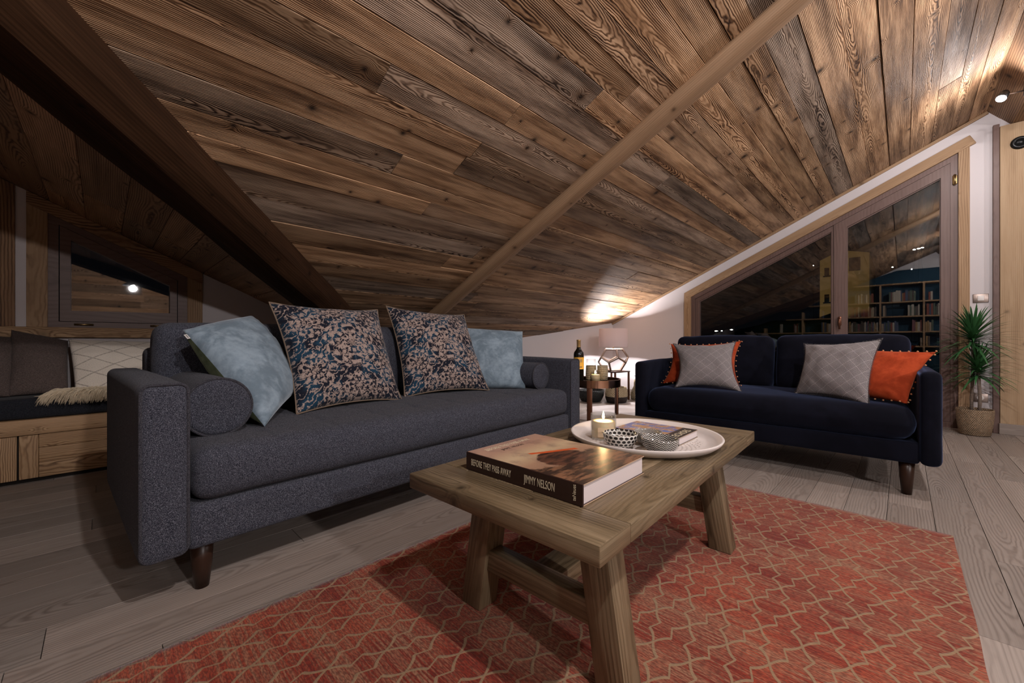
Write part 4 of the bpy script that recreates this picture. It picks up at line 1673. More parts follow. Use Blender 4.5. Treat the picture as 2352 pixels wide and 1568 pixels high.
for ex_, x0 in ((0, .155), (1, LT - .155 - .068)):
    for s in (-1, 1):
        bm = bmesh.new()
        wood_block(bm, x0, x0 + .068, -.036, .036, .008, HT - TH, 'z', tone=(.3 + .4 * ex_, .5 + .2 * s, .5))
        for v in bm.verts:
            k = 1 - v.co.z / (HT - TH)
            v.co.y = v.co.y + s * (.160 + .056 * k)
        obj('leg', bm, M['table_wood'], t, auto=40)
    obj('stretcher', timber(x0 + .012, x0 + .058, -.168, .168, .122, .178, 'y', tone=(.6, .5, .6)), M['table_wood'], t, auto=40)
    obj('top_rail', timber(x0 + .012, x0 + .058, -.115, .115, .315, HT - TH - .0005, 'y', tone=(.6, .5, .3)), M['table_wood'], t, auto=40)
obj('long_stretcher', timber(.155 + .058, LT - .155 - .058, -.042, .042, .124, .166, 'x', tone=(.5, .3, .8)), M['table_wood'], t, auto=40)

# big photo book ---------------------------------------------------------
BK = (.690, .470, HT)
rz = R(1.4)
t = thing('photo_book', 'thick large-format photo book with a dark brown spine on the coffee table', 'book', BK, rz)
bw, bl, bt = .285, .365, .046       # x size, y size, thickness


def cover_art(kind):
    m = NT('cover_' + kind)
    uv = m.sep(m.uv())
    x, y = uv[0], uv[1]        # 0..1 across, 0..1 up the cover
    n = m.noise(m.comb(x, y, 0.0), 5, 4, 0.6)
    n2 = m.noise(m.comb(m.math('MULTIPLY', x, 3), m.math('MULTIPLY', y, 14), 1.0), 1.5, 4, 0.65)
    if kind == 'landscape':
        sky = m.ramp(y, [(0.2, (0.20, 0.11, 0.075)), (0.45, (0.36, 0.22, 0.14)), (0.62, (0.55, 0.42, 0.26)), (0.8, (0.42, 0.26, 0.18)), (1.0, (0.40, 0.25, 0.19))])
        sky = m.mix(m.math('MULTIPLY', m.smooth(n, .45, .7), .5), sky, (0.16, 0.09, 0.085))
        rock = m.mix(m.smooth(n2, .42, .6), (0.03, 0.018, 0.014), (0.22, 0.11, 0.06))
        hill = m.smooth(m.math('SUBTRACT', m.math('MULTIPLY_ADD', n, .5, .12), y), -.02, .02)
        c = m.mix(hill, sky, rock)
        # wide dark boulder with a strip of orange cloth lying on it
        e = m.math('SQRT', m.math('ADD', m.math('POWER', m.math('DIVIDE', m.math('SUBTRACT', x, .47), .27), 2.0), m.math('POWER', m.math('DIVIDE', m.math('SUBTRACT', y, .40), .17), 2.0)))
        e = m.math('MULTIPLY_ADD', n2, .5, e)
        c = m.mix(m.smooth(e, 1.28, 1.18), c, m.mix(m.smooth(n2, .4, .62), (0.025, 0.014, 0.012), (0.12, 0.05, 0.03)))
        s = m.math('ABSOLUTE', m.math('SUBTRACT', y, m.math('MULTIPLY_ADD', x, -.35, .74)))
        s = m.math('MULTIPLY_ADD', n2, .03, s)
        on = m.math('MULTIPLY', m.smooth(s, .042, .03), m.math('MULTIPLY', m.math('GREATER_THAN', x, .34), m.math('LESS_THAN', x, .80)))
        c = m.mix(on, c, (0.55, 0.09, 0.02))
    else:
        c = m.mix(m.smooth(n, .45, .55), (0.42, 0.24, 0.12), (0.10, 0.16, 0.42))
        c = m.mix(m.math('MULTIPLY', m.smooth(n2, .55, .62), .8), c, (0.62, 0.50, 0.40))
        c = m.mix(m.math('LESS_THAN', y, .22), c, (0.028, 0.022, 0.02))
    m.col(c)
    m.p(Roughness=0.32)
    m.b.inputs['Specular IOR Level'].default_value = 0.45
    return m.m


M['cover_art'] = cover_art('landscape')
M['cover_small'] = cover_art('travel')
M['spine_brown'] = plain('dark_brown_cover', (0.030, 0.014, 0.012), 0.32)
M['spine_black'] = plain('black_cover', (0.018, 0.015, 0.014), 0.35)
M['ivory_ink'] = plain('ivory_lettering', (0.62, 0.55, 0.40), 0.5)
M['dark_ink'] = plain('dark_lettering', (0.05, 0.03, 0.025), 0.5)
pm = NT('book_pages')
po = pm.sep(pm.obj())
ln = pm.noise(pm.comb(0.0, 0.0, pm.math('MULTIPLY', po[2], 1400)), 1.0, 2)
pm.col(pm.mix(ln, (0.50, 0.44, 0.44), (0.74, 0.68, 0.68)))
pm.p(Roughness=0.8)
M['pages'] = pm.m
M['board_edge'] = plain('cover_board', (0.46, 0.33, 0.22), 0.5)


def book_flat(t, bw, bl, bt, cover, spine, ct=.0032, over=.004):
    """book lying flat: spine along y at x = 0"""
    for nm, z0 in (('back_cover', 0.0), ('front_cover', bt - ct)):
        bm = box(0, bw, 0, bl, z0, z0 + ct, .0012)
        uvl = bm.loops.layers.uv.new('UVMap')
        bm.normal_update()
        for f in bm.faces:
            f.material_index = 0 if abs(f.normal.z) > .9 else 1
            for l in f.loops:
                l[uvl].uv = (1 - l.vert.co.y / bl, 1 - l.vert.co.x / bw) if cover == 'cover_art' and False else (l.vert.co.x / bw, l.vert.co.y / bl)
        obj(nm, bm, [M[cover if nm == 'front_cover' else spine], M['board_edge']], t, False)
    obj('spine', box(-.0015, .003, 0, bl, 0, bt, .001), M[spine], t, False)
    obj('page_block', box(.003, bw - over, over, bl - over, ct, bt - ct), M['pages'], t, False)


book_flat(t, bw, bl, bt, 'cover_art', 'spine_brown')
# spine lettering faces -x, reading from +y to -y
fm = lambda y, z: frame_mat((-.0018, y, z), (0, -1, 0), (0, 0, 1))
text_mesh('title_lettering', 'BEFORE THEY PASS AWAY', .0245, M['ivory_ink'], t, fm(bl - .020, .0145), sx=.475, sp=1.05)
text_mesh('author_lettering', 'JIMMY NELSON', .0265, M['ivory_ink'], t, fm(bl - .205, .0135), sx=.475, sp=1.05)
text_mesh('publisher_lettering', 'teNeues', .0125, M['ivory_ink'], t, frame_mat((-.0018, .017, .008), (0, 0, 1), (0, 1, 0)), sx=.8)
# title on the cover runs along x near the far end
tm = lambda x, y: frame_mat((x, y, bt + .0001), (1, 0, 0), (0, 1, 0))
text_mesh('cover_title', 'BEFORE THEY PASS AWAY', .025, M['ivory_ink'], t, tm(.042, bl - .038), extrude=.0002, sx=.60)
text_mesh('cover_author', 'JIMMY NELSON', .018, M['dark_ink'], t, tm(.075, bl - .064), extrude=.0002, sx=.72)

# tray ------------------------------------------------------------------
TC = (1.294, .636)
tm_ = NT('carved_whitewash')
uvp = tm_.sep(tm_.obj())
d_ = tm_.math('SQRT', tm_.math('ADD', tm_.math('POWER', uvp[0], 2.0), tm_.math('POWER', uvp[1], 2.0)))
an = tm_.math('ARCTAN2', uvp[1], uvp[0])
k1 = tm_.math('SINE', tm_.math('MULTIPLY', d_, 420))
k2 = tm_.math('SINE', tm_.math('MULTIPLY', an, 36))
pat = tm_.math('MULTIPLY', k1, k2)
nz = tm_.noise(tm_.obj(), 70, 3, .7)
pat = tm_.math('MULTIPLY_ADD', tm_.math('SUBTRACT', nz, .5), 2.6, pat)
ins = tm_.smooth(d_, .185, .175)
car = tm_.math('MULTIPLY', tm_.smooth(pat, .15, .9), ins)
tm_.col(tm_.mix(tm_.math('MULTIPLY', car, .6), tm_.mix(tm_.noise(tm_.obj(), 9, 3), (0.60, 0.55, 0.52), (0.74, 0.70, 0.68)), (0.22, 0.17, 0.14)))
tm_.p(Roughness=0.5)
tm_.bump(tm_.math('MULTIPLY', car, -1.0), .0015, .7)
M['tray'] = tm_.m
o = obj('serving_tray', lathe([(0, 0), (.20, 0), (.222, .004), (.240, .018), (.246, .028), (.244, .031), (.238, .029), (.226, .016), (.212, .0085), (.19, .0075), (0, .0075)], 96), M['tray'], loc=(TC[0], TC[1], HT + .0005))
tag(o, 'round whitewashed tray with carved rosettes on the coffee table', 'tray')
TZ = HT + .0082

# bowls -------------------------------------------------------------------


def bowl_mat(name, kind):
    m = NT(name)
    uv = m.sep(m.uv())
    u, v = uv[0], uv[1]
    if kind == 'dots':
        rows = m.math('MULTIPLY', v, 88)
        rw = m.math('FLOOR', rows)
        uu = m.math('ADD', m.math('MULTIPLY', u, 20), m.math('MULTIPLY', m.math('MODULO', rw, 2.0), .5))
        a = m.math('SUBTRACT', m.math('FRACT', uu), .5)
        b = m.math('SUBTRACT', m.math('FRACT', rows), .5)
        d = m.math('ADD', m.math('POWER', m.math('MULTIPLY', a, 1.0), 2.0), m.math('POWER', m.math('MULTIPLY', b, .95), 2.0))
        f = m.smooth(d, .16, .13)
    elif kind == 'zigzag':
        z = m.math('ABSOLUTE', m.math('SUBTRACT', m.math('FRACT', m.math('MULTIPLY', u, 26)), .5))
        f = m.math('GREATER_THAN', m.math('FRACT', m.math('ADD', m.math('MULTIPLY', v, 165), m.math('MULTIPLY', z, 1.7))), .42)
    else:
        z = m.math('SINE', m.math('MULTIPLY', u, 2 * PI * 12))
        f = m.math('GREATER_THAN', m.math('FRACT', m.math('ADD', m.math('MULTIPLY', v, 230), m.math('MULTIPLY', z, .8))), .45)
    m.col(m.mix(f, (0.62, 0.60, 0.56), (0.018, 0.016, 0.015)))
    m.p(Roughness=0.12)
    return m.m


def bowl(label, x, y, r, h, kind):
    k = r / .052
    out = [(.0, .004), (.019 * k, .004), (.019 * k, 0), (.023 * k, 0), (.024 * k, .006)]
    side = [(.024 * k + (r - .024 * k) * math.sin(PI / 2 * i / 9) ** .85, .006 + (h - .006) * (1 - math.cos(PI / 2 * i / 9)) ** .9) for i in range(1, 10)]
    inn = [(a - .0028, b + .0005) for a, b in side[::-1]] + [(.018 * k, .010), (0, .009)]
    bm = uv_lathe(out[1:] + side + inn[:-1] + [(.0005, .009)], 56)
    o = obj('bowl', bm, M[kind], loc=(x, y, TZ), rot=(0, 0, random.random()))
    tag(o, label, 'bowl', 'small patterned bowls on the tray')


M['bowl_dots'] = bowl_mat('dotted_glaze', 'dots')
M['bowl_zigzag'] = bowl_mat('zigzag_glaze', 'zigzag')
M['bowl_wave'] = bowl_mat('wave_glaze', 'wave')
bowl('small white bowl with black oval dots, nearest the candle', 1.128, .631, .0525, .048, 'bowl_dots')
bowl('small black and white zigzag bowl at the front of the tray', 1.157, .517, .0535, .047, 'bowl_zigzag')
bowl('small black and white wave-pattern bowl behind the zigzag one', 1.226, .588, .044, .044, 'bowl_wave')

# small book on the tray
t = thing('travel_book', 'small black travel book with a blue photo lying on the tray', 'book', (1.276, .508, TZ), R(.5))
book_flat(t, .168, .228, .026, 'cover_small', 'spine_black', ct=.0022, over=.003)
text_mesh('cover_title', 'ECHOES', .034, M['ivory_ink'], t, frame_mat((.018, .010, .0261), (1, 0, 0), (0, 1, 0)), extrude=.0002, sx=.95)

# candles -----------------------------------------------------------------


def wax_mat(name, c, e):
    m = NT(name)
    m.col(c)
    m.p(Roughness=0.5)
    m.b.inputs['Subsurface Weight'].default_value = 0.6
    m.b.inputs['Subsurface Radius'].default_value = (.02, .012, .006)
    return m.m


M['wax'] = wax_mat('cream_wax', (0.85, 0.66, 0.42), 0)
M['label_paper'] = plain('cream_label', (0.72, 0.55, 0.36), 0.6)


def candle(label, x, y, z, r, h, fill, power, paper=True, face=0.0):
    t = thing('jar_candle', label, 'candle', (x, y, z), face, 'lit candles in glass jars')
    w = .0025
    obj('glass_jar', lathe([(0, 0), (r * .93, 0), (r, .006), (r, h), (r - w, h), (r - w, .007), (0, .006)], 48), M['clear_glass'], t)
    obj('wax', lathe([(0, .0065), (r - w - .0005, .0065), (r - w - .0005, fill), (r * .6, fill - .001), (0, fill - .002)], 40), M['wax'], t)
    obj('wick', tube([(0, 0, fill - .003), (.0005, 0, fill + .008)], .0009, 6), M['black_metal'], t)
    obj('flame', lathe([(0, fill + .005), (.003, fill + .008), (.0042, fill + .013), (.003, fill + .021), (.0012, fill + .028), (0, fill + .033)], 16), M['flame'], t)
    if paper:
        bm = bmesh.new()
        n = 10
        for zz in ((.012, fill * .72),):
            ring = []
            for i in range(n + 1):
                a = R(-38 + 76 * i / n)
                ring.append([bm.verts.new(((r + .0004) * math.cos(a), (r + .0004) * math.sin(a), z_)) for z_ in zz])
            for a, b in zip(ring, ring[1:]):
                bm.faces.new((a[0], b[0], b[1], a[1]))
        lb = obj('paper_label', bm, M['label_paper'], t)
        pts = [((r + .0009) * math.cos(R(-20 + 3.2 * k)), (r + .0009) * math.sin(R(-20 + 3.2 * k)), .027 + .004 * math.sin(k * 1.9)) for k in range(13)]
        obj('script_lettering', tube(pts, .0005, 5), M['dark_ink'], lb)
    l = bpy.data.lights.new('candle_light', 'POINT')
    l.energy = power
    l.color = (1.0, 0.62, 0.28)
    l.shadow_soft_size = .004
    lo = bpy.data.objects.new('candle_light', l)
    link(lo, t)
    lo.location = (0, 0, fill + .018)


candle('large glass jar candle with a cream label burning on the tray', 1.205, .738, TZ, .043, .084,   .060, 8.0, True, R(225))

# ------------------------------------------------------------------ round side table
SX, SY, SR = 2.515, 1.625, .195
t = thing('side_table', 'round side table with copper rim and dark glass top between the sofas', 'side table', (SX, SY, 0))
obj('rim', lathe([(SR - .006, .418), (SR, .418), (SR, .470), (SR - .006, .470), (SR - .006, .418)], 72), M['copper'], t, auto=40)
obj('glass_top', lathe([(0, .446), (SR - .0065, .446), (SR - .0065, .452), (0, .452)], 64), M['dark_mirror'], t, auto=40)
for k in range(3):
    a = R(205 + 120 * k)
    bm = box(-.018, .018, -.007, .007, 0, .428, .001)
    bm.transform(Matrix.Translation(((SR - .012) * math.cos(a), (SR - .012) * math.sin(a), 0)) @ Matrix.Rotation(a + PI / 2, 4, 'Z'))
    obj('leg', bm, M['copper_dark'], t)
ST = .4525

t = thing('wine_bottle', 'dark wine bottle with a yellow label on the round side table', 'bottle', (2.46, 1.715, ST), R(225))
M['bottle_glass'] = plain('black_bottle_glass', (0.006, 0.006, 0.005), 0.06)
M['yellow_label'] = plain('yellow_label', (0.72, 0.40, 0.05), 0.5)
M['gold_foil'] = plain('gold_foil', (0.42, 0.28, 0.12), 0.4, .5)
obj('glass', lathe([(0, .003), (.034, 0), (.037, .004), (.0375, .19), (.034, .208), (.024, .222), (.015, .236), (.0138, .25), (.0138, .296), (0, .297)], 40), M['bottle_glass'], t)
obj('capsule', lathe([(.0142, .242), (.0145, .29), (.0155, .291), (.0155, .299), (.0135, .301), (0, .301)], 32), M['gold_foil'], t)


def wrap(r, z0, z1, a0, a1, n=14):
    bm = bmesh.new()
    ring = [[bm.verts.new((r * math.cos(R(a0 + (a1 - a0) * i / n)), r * math.sin(R(a0 + (a1 - a0) * i / n)), z)) for z in (z0, z1)] for i in range(n + 1)]
    for a, b in zip(ring, ring[1:]):
        bm.faces.new((a[0], b[0], b[1], a[1]))
    return bm


lb = obj('label', wrap(.0379, .085, .172, -75, 75), M['yellow_label'], t)
obj('label_print', wrap(.0382, .135, .158, -30, 30), M['gold_foil'], lb)
obj('label_print', wrap(.0382, .098, .104, -30, 30), M['dark_ink'], lb)
candle('small white jar candle burning on the round side table', 2.455, 1.57, ST, .038, .072, .052, 3.0, False)
# glass hurricane with wicker sleeve and a second glass
t = thing('hurricane_glass', 'clear glass hurricane in a wicker sleeve behind the small candle', 'glass vase', (2.60, 1.70, ST))
obj('glass', lathe([(0, 0), (.036, 0), (.037, .004), (.037, .155), (.035, .155), (.035, .006), (0, .005)], 40), M['clear_glass'], t)
obj('wicker_sleeve', uv_lathe([(.0385, 0), (.040, .03), (.0395, .075), (.0378, .105)], 48), M['straw'], t)
o = obj('tealight_basket', uv_lathe([(.0005, .002), (.034, .001), (.038, .004), (.040, .05), (.039, .108), (.036, .108), (.037, .05), (.034, .008), (.0005, .007)], 48), M['straw'], loc=(2.625, 1.615, ST))
tag(o, 'small round wicker basket on the side table right of the hurricane glass', 'basket')

# ------------------------------------------------------------------ lamp corner
LX, LY = 4.565, 2.652
t = thing('lamp_table', 'small square dark table carrying the lamp in the corner', 'side table', (LX, LY, 0), R(-8))
obj('tabletop', timber(-.15, .15, -.15, .15, .352, .368, 'x', tone=(.3, .3, .3)), M['leg_wood'], t)
for sx in (-1, 1):
    for sy in (-1, 1):
        obj('leg', box(sx * .135 - .010, sx * .135 + .010, sy * .135 - .010, sy * .135 + .010, 0, .352, .002), M['copper_dark'], t)
t = thing('table_lamp', 'lit table lamp with a grey-pink drum shade and open wooden polyhedron base', 'lamp', (LX, LY, .3685), R(14))
phi = (1 + 5 ** .5) / 2
vs = []
for a in (-1, 1):
    for b in (-1, 1):
        for c in (-1, 1):
            vs.append(Vector((a, b, c)))
        vs.append(Vector((0, a / phi, b * phi)))
        vs.append(Vector((a / phi, b * phi, 0)))
        vs.append(Vector((a * phi, 0, b / phi)))
el = min((vs[i] - vs[j]).length for i in range(20) for j in range(i))
edges = [(i, j) for i in range(20) for j in range(i) if (vs[i] - vs[j]).length < el * 1.01]
fn_ = Vector((1, 0, phi)).normalized()      # a face direction
Q = fn_.rotation_difference(Vector((0, 0, 1))).to_matrix()
rad = .131 / max((Q @ v).z for v in vs)
P = [Q @ v * rad for v in vs]
zmin = min(p.z for p in P)
M['lamp_wood'] = plain('weathered_lamp_wood', (0.13, 0.085, 0.06), 0.6)
bm = bmesh.new()
for i, j in edges:
    a, b = P[i].copy(), P[j].copy()
    a = Vector((a.x * 1.13, a.y * 1.13, a.z - zmin + .010))
    b = Vector((b.x * 1.13, b.y * 1.13, b.z - zmin + .010))
    add_tube(bm, [a, b], .0105, 4, radii=[.0125, .0125])
obj('base', bm, M['lamp_wood'], t, False)
obj('stem', tube([(0, 0, .262), (0, 0, .36)], .007, 10), M['brass_old'], t)
sh = NT('grey_pink_shade')
sh.col((0.60, 0.53, 0.53))
sh.p(Roughness=0.9)
tl_ = sh.n('ShaderNodeBsdfTranslucent')
tl_.inputs[0].default_value = (0.60, 0.49, 0.47, 1)
mxs = sh.n('ShaderNodeMixShader')
mxs.inputs[0].default_value = 0.17
sh.t.links.new(sh.b.outputs[0], mxs.inputs[1])
sh.t.links.new(tl_.outputs[0], mxs.inputs[2])
sh.t.links.new(mxs.outputs[0], sh.out.inputs[0])
M['shade'] = sh.m
zs0 = .303
obj('lamp_shade', lathe([(.182, zs0), (.176, zs0 + .232), (.1745, zs0 + .232), (.1805, zs0), (.182, zs0)], 64), M['shade'], t)
M['bulb'] = emit('warm_bulb', (1.0, 0.86, 0.78), 30)
bm = bmesh.new()
bmesh.ops.create_icosphere(bm, subdivisions=3, radius=.03)
obj('bulb', bm, M['bulb'], t, loc=(0, 0, zs0 + .115))
l = bpy.data.lights.new('lamp_light', 'POINT')
l.energy = 230
l.color = (1.0, 0.92, 0.92)
l.shadow_soft_size = .035
lo = bpy.data.objects.new('lamp_light', l)
link(lo, t)
lo.location = (0, 0, zs0 + .115)

# baskets -----------------------------------------------------------------
o = obj('storage_basket', uv_lathe([(.0005, .002), (.10, .001), (.125, .01), (.155, .07), (.165, .14), (.158, .142), (.148, .07), (.115, .016), (.0005, .012)], 56), M['black_basket'], loc=(4.25, 2.78, 0))
tag(o, 'wide black woven basket on the floor under the round side table', 'basket')
t = thing('belly_basket', 'cream and dark brown belly basket on the floor below the lamp', 'basket', (4.36, 2.49, 0), .3)
obj('basket', uv_lathe([(.0005, .002), (.09, .001), (.115, .008), (.132, .06), (.133, .12), (.122, .17), (.118, .19), (.112, .19), (.126, .12), (.122, .05), (.0005, .012)], 56), M['two_tone_basket'], t)
for s in (-1, 1):
    obj('handle', tube([(s * .118, .03 * math.cos(PI * k / 8), .178 + .045 * math.sin(PI * k / 8)) for k in range(9)], .005, 6), M['black_metal'], t)
t = thing('straw_lantern', 'tall straw basket with dark curved handles beside the belly basket', 'basket', (4.78, 2.42, 0))
obj('basket', uv_lathe([(.0005, .002), (.075, .001), (.092, .01), (.098, .07), (.075, .13), (.055, .17), (.052, .25), (.047, .25), (.05, .17), (.09, .07), (.0005, .014)], 48), M['straw'], t)
for s in (-1, 1):
    obj('handle', tube([(.05 * s, 0, .235), (.06 * s, -.005, .28), (.085 * s, -.01, .305), (.115 * s, -.01, .31)], .004, 6), M['black_metal'], t)

# pale hide on the floor
bm = bmesh.new()
cx, cy = 3.78, 2.17
N = 64
top, botm = [], []
for k in range(N):
    a = 2 * PI * k / N
    r = .52 + .10 * math.sin(2 * a + .5) + .07 * math.sin(5 * a) + .03 * noise.noise(Vector((k * .5, 0, 0)))
    top.append((cx + r * 1.1 * math.cos(a), min(cy + r * .62 * math.sin(a), 2.9)))
vt = [bm.verts.new((x, y, .006)) for x, y in top]
vb = [bm.verts.new((x, y, .0008)) for x, y in top]
bm.faces.new(vt)
bm.faces.new(vb[::-1])
for k in range(N):
    bm.faces.new((vb[k], vb[(k + 1) % N], vt[(k + 1) % N], vt[k]))
hd = NT('pale_hide')
hd.col(hd.mix(hd.smooth(hd.noise(hd.obj(), 3, 3), .45, .7), (0.72, 0.68, 0.68), (0.50, 0.44, 0.42)))
hd.p(Roughness=0.85)
hd.bump(hd.noise(hd.obj(), 220, 2), .003, 1)
M['hide'] = hd.m
o = obj('hide_rug', bm, M['hide'], smooth=False)
tag(o, 'pale animal hide lying on the floorboards behind the side table', 'rug')

# ------------------------------------------------------------------ plant
random.seed(21)
PX, PY = 4.845, -.405
t = thing('dragon_tree', 'dragon tree with two leafy crowns in a woven basket by the window', 'plant', (PX, PY, 0))
obj('basket', uv_lathe([(.0005, .003), (.078, .002), (.086, .008), (.098, .10), (.104, .195), (.102, .207), (.096, .205), (.094, .19), (.090, .15)], 64), M['plant_basket'], t)
obj('soil', lathe([(0, .168), (.0925, .165)], 40), M['soil'], t)
sa = [(.018, .015, .15), (.012, .016, .30), (.0, .01, .45), (-.005, .01, .60), (-.005, .008, .73)]
sb = [(-.022, -.022, .15), (-.02, -.026, .30), (-.025, -.02, .42), (-.03, -.015, .50)]
obj('stem', tube(sb, .0105, 12), M['stem'], t)
obj('stem', tube(sa, .0105, 12), M['stem'], t)


def crown(cx, cy, cz, n, Lr, spread):
    bm = bmesh.new()
    for i in range(n):
        a = i * 2.399963 + random.uniform(-.2, .2)
        k = i / n
        el = R(-22 + 105 * (k ** .8)) + random.uniform(-.1, .1)
        Lf = random.uniform(*Lr) * (1 - .25 * k)
        p = Vector((cx, cy, cz - .07 + .10 * k))
        d = Vector((math.cos(a) * math.cos(el), math.sin(a) * math.cos(el), math.sin(el)))
        side = d.cross(Z_)
        if side.length < .1:
            side = Vector((1, 0, 0))
        side.normalize()
        prev = None
        S = 9
        for s in range(S + 1):
            f = s / S
            w = .0115 * (1 - f) ** .6 * min(1, .55 + f * 3)
            up = side.cross(d).normalized()
            q = p
            row = []
            for off, u in ((-w, 0.0018), (0, -.0012), (w, .0018)):
                co = q + side * off + up * u * (1 - f)
                co.x = min(co.x, 5.055 - PX if co.y + PY > -.39 else 5.02 - PX)
                row.append(bm.verts.new(co))
            if prev:
                bm.faces.new((prev[0], prev[1], row[1], row[0]))
                bm.faces.new((prev[1], prev[2], row[2], row[1]))
            prev = row
            p = p + d * Lf / S
            d = (d + Vector((0, 0, -.085 * spread * (.4 + f)))).normalized()
    o = obj('foliage', bm, M['leaf'], t)
    return o


crown(-.005, .008, .785, 120, (.22, .34), 1.15)
crown(-.03, -.015, .53, 105, (.20, .31), 1.5)

# ------------------------------------------------------------------ bookcase behind the camera (seen mirrored in the window)
random.seed(33)
BXF = -1.68
t = thing('bookcase', 'wall-wide oak bookcase with blue back, mirrored in the big window', 'bookcase', (BXF, 0, 0))
M['blue_back'] = plain('teal_blue_back', (0.018, 0.06, 0.10), 0.6)
y0, y1 = -1.15, 3.35
obj('back_panel', box(-.33, -.315, y0, y1, 0, 1.16, 0), M['blue_back'], t)
bm = bmesh.new()
add_prism(bm, [(-.33, y0, 1.16), (-.33, y1, 1.16), (-.33, 2.9, 1.16), (-.33, min(2.6, 2.6), 1.16), (-.33, YR, 2.3), (-.33, y0, 2.3)][:2] + [(-.33, .1, 2.3), (-.33, y0, 2.3)], (.012, 0, 0))
obj('back_panel', bm, M['blue_back'], t)
for z in (.06, .62, .93, 1.26, 1.57, 1.96):
    ymax = min(y1, (RZ - z) / RS - .12)
    if z < 1.5:
        ymax = min(y1, 2.1) if z > 1.2 else min(y1, 2.8)
    bm = timber(-.31, 0, y0, ymax, z, z + .028, 'y', tone=(random.random(), .5, .6))
    obj('shelf', bm, M['shelf_wood'], t)
for y, z1 in ((y0, 2.1), (-.32, 1.96), (.35, 1.96), (.95, 1.80), (1.75, 1.45), (2.55, 1.08)):
    obj('upright', timber(-.312, .001, y, y + .03, 0.0, z1, 'z', tone=(random.random(), .5, .5)), M['shelf_wood'], t)
cols = [(.20, .05, .03), (.35, .28, .20), (.06, .08, .14), (.08, .06, .05), (.30, .19, .08), (.42, .38, .32), (.08, .11, .08), (.20, .08, .09)]
bmats = [plain('book_cloth', c, .6) for c in cols]
proto = {}
shelved = []
nb = 0
for z in (.648, .958, 1.288, 1.598):
    yy_ = -1.08
    lim = min(2.4, (RZ - z - .3) / RS - .3)
    while yy_ < lim:
        if random.random() < .10:
            yy_ += random.uniform(.1, .35)
        w = random.choice((.018, .024, .030, .038))
        if any(abs(yy_ + w / 2 - (u + .015)) < .035 for u in (-.32, .35, .95, 1.75)):
            yy_ += .05
            continue
        k = random.randrange(8)
        key = (w, k)
        if key not in proto:
            bm = box(-.16, 0, 0, w - .002, 0, .21, .0015)
            me = bpy.data.meshes.new('shelf_book')
            bm.to_mesh(me)
            bm.free()
            me.materials.append(bmats[k])
            proto[key] = me
        b = bpy.data.objects.new('shelf_book', proto[key])
        link(b)
        b.location = (BXF - .03, yy_, z + .0003)
        b.scale = (1, 1, random.uniform(.8, 1.15))
        shelved.append((b, k, z, yy_))
        nb += 1
        yy_ += w + .001
CN = ('red', 'beige', 'navy', 'black', 'ochre', 'cream', 'dark green', 'wine')
for i, (b, k, z, y) in enumerate(shelved):
    sh_ = {.648: 'second', .958: 'third', 1.288: 'fourth', 1.598: 'fifth'}[z]
    bay = ('first', 'second', 'third', 'fourth', 'fifth', 'last')[sum(y > u for u in (-.32, .35, .95, 1.75, 2.55))]
    a_ = CN[shelved[i - 1][1]] if i and shelved[i - 1][2] == z else 'no'
    c_ = CN[shelved[i + 1][1]] if i + 1 < len(shelved) and shelved[i + 1][2] == z else 'no'
    tag(b, ('tall ' if b.scale.z > 1.0 else 'low ' if b.scale.z < .9 else 'mid-height ') + CN[k] + ' book between ' + a_ + ' and ' + c_ + ' ones, ' + sh_ + ' shelf, ' + bay + ' bay', 'book', 'books on the bookcase behind the camera')
t = thing('picture_frame', 'white picture frame on the top shelf of the mirrored bookcase', 'picture frame', (BXF - .12, -.78, 1.5985))
bm = bmesh.new()
add_ring(bm, [(0, -.12, 0), (0, .12, 0), (0, .12, .26), (0, -.12, .26)], [(0, -.095, .025), (0, .095, .025), (0, .095, .235), (0, -.095, .235)], (.015, 0, 0))
obj('frame', bm, M['white_plastic'], t, False)
obj('print', box(.002, .006, -.095, .095, .025, .235), plain('grey_print', (.2, .2, .2), .5), t, False)

# ------------------------------------------------------------------ outside at night
t = thing('apartment_building', 'lit cream building outside with small paired windows', 'building', (22, 2.0, -6))
fac = NT('cream_render')
fac.col(fac.mix(fac.noise(fac.obj(), 2, 3), (0.55, 0.42, 0.22), (0.66, 0.52, 0.30)))
fac.p(Roughness=.9)
bm = bmesh.new()
add_prism(bm, [(0, -1.0, 0), (0, .62, 0), (0, .62, 10.28), (0, -.1, 10.62), (0, -1.0, 10.4)], (5, 0, 0))
obj('facade', bm, fac.m, t, False)
for y in (.30, -.02):
    for z in (8.45, 9.62 - 0.02, 7.2):
        f = obj('window', box(-.03, .03, y, y + .16, z, z + .33), M['dark_void'], t, False)
        obj('window_sill', box(-.07, .0, y - .04, y + .20, z - .06, z - .01), M['dark_void'], f, False)
f = obj('window', box(-.03, .03, -.72, -.36, 9.7, 10.25), M['dark_void'], t, False)
l = bpy.data.lights.new('facade_light', 'SPOT')
l.energy = 230
l.color = (1, .72, .38)
l.spot_size = R(70)
l.shadow_soft_size = .2
lo = bpy.data.objects.new('facade_light', l)
link(lo)
lo.location = (15.5, 3.6, 1.5)
lo.rotation_euler = (Vector((22, 2, 3.6)) - Vector((15.5, 3.6, 1.5))).to_track_quat('-Z', 'Y').to_euler()
hg = NT('night_hedge')
hg.col((.004, .006, .004))
hg.p(Roughness=1)
hg.b.inputs['Specular IOR Level'].default_value = 0
bm = bmesh.new()
bmesh.ops.create_icosphere(bm, subdivisions=4, radius=1)
for v in bm.verts:
    v.co = Vector((v.co.x * 1.5, v.co.y * 5, v.co.z * 3.8)) * (1 + .12 * noise.noise(v.co * 4) + .08 * noise.noise(v.co * 11))
o = obj('hedge', bm, hg.m, loc=(20, 2.8, -2.2))
tag(o, 'dark hedge outside in front of the lit building', 'hedge')
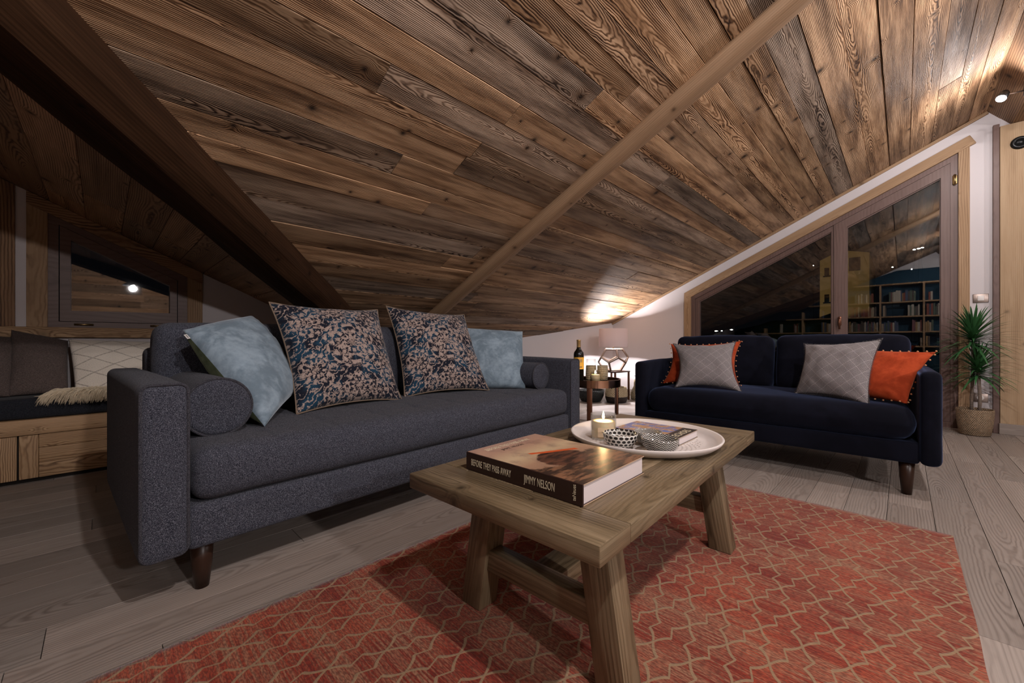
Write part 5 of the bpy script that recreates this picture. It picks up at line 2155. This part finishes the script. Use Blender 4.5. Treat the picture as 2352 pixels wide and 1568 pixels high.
M['light_dot_glow'] = emit('light_dot_glow', (1, .93, .85), 25)
struct('ground', box(14, 30, -14, 16, -6.1, -6.0), M['dark_void'])
SL = [(6.86, 1.276, .10, 'leftmost distant light low in the left window pane'), (6.60, 1.28, .05, 'small distant light second from the left in the window'), (6.15, 1.328, .08, 'distant light third from the left in the window'), (5.68, 1.254, .13, 'brightest wide distant light above the left navy cushion'), (5.38, 1.312, .09, 'distant light just right of the brightest one'), (5.14, 1.307, .06, 'rightmost of the low row of distant lights'), (2.98, 4.25, .02, 'tiny light high up left of the lit building'), (.31, 3.70, .03, 'tiny light in the right pane, nearest the middle frame'), (-.23, 3.55, .02, 'tiny light low in the right half of the right pane'), (-.30, 4.30, .05, 'left one of three added dots for mirrored spotlights high in the right pane'), (-.42, 4.32, .06, 'middle one of three added dots for mirrored spotlights high in the right pane'), (-.52, 4.34, .05, 'right one of three added dots for mirrored spotlights high in the right pane')]  # last three are glowing dots standing in for mirrored ceiling spotlights
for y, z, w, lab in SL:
    t_ = thing('street_light_or_glint', lab, 'street light', (22 if not 2 < y < 3.1 else 23, y, -6), group='distant lights at night')
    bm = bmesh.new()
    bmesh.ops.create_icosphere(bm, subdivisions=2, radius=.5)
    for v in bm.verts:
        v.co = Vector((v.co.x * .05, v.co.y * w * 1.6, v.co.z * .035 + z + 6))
    obj('light_dot', bm, M['light_dot_glow'], t_)
    obj('post', tube([(.02, 0, 0), (.02, 0, z + 5.98)], .005, 6), hg.m, t_)  # posts added as supports, also under the mirrored-spotlight dots

# pendant over the dining end, behind the camera
px, py, pz, pw = PENDANT
t = thing('pendant_lamp', 'lit dome pendant hanging behind the camera, out of the picture', 'lamp', (px, py, pz))
obj('cord', tube([(0, 0, .10), (0, 0, 2.468 - pz)], .003, 6), M['black_metal'], t)
obj('lamp_shade', lathe([(.012, .11), (.02, .10), (.09, .085), (.15, .03), (.148, .03), (.088, .08), (.012, .095)], 40), M['black_metal'], t)
bm = bmesh.new()
bmesh.ops.create_icosphere(bm, subdivisions=2, radius=.03)
obj('bulb', bm, M['lamp_glow'], t, loc=(0, 0, .02))
l = bpy.data.lights.new('pendant_light', 'POINT')
l.energy = pw
l.color = LIGHT_COL
l.shadow_soft_size = .05
lo = bpy.data.objects.new('pendant_light', l)
link(lo, t)
lo.location = (0, 0, -.02)
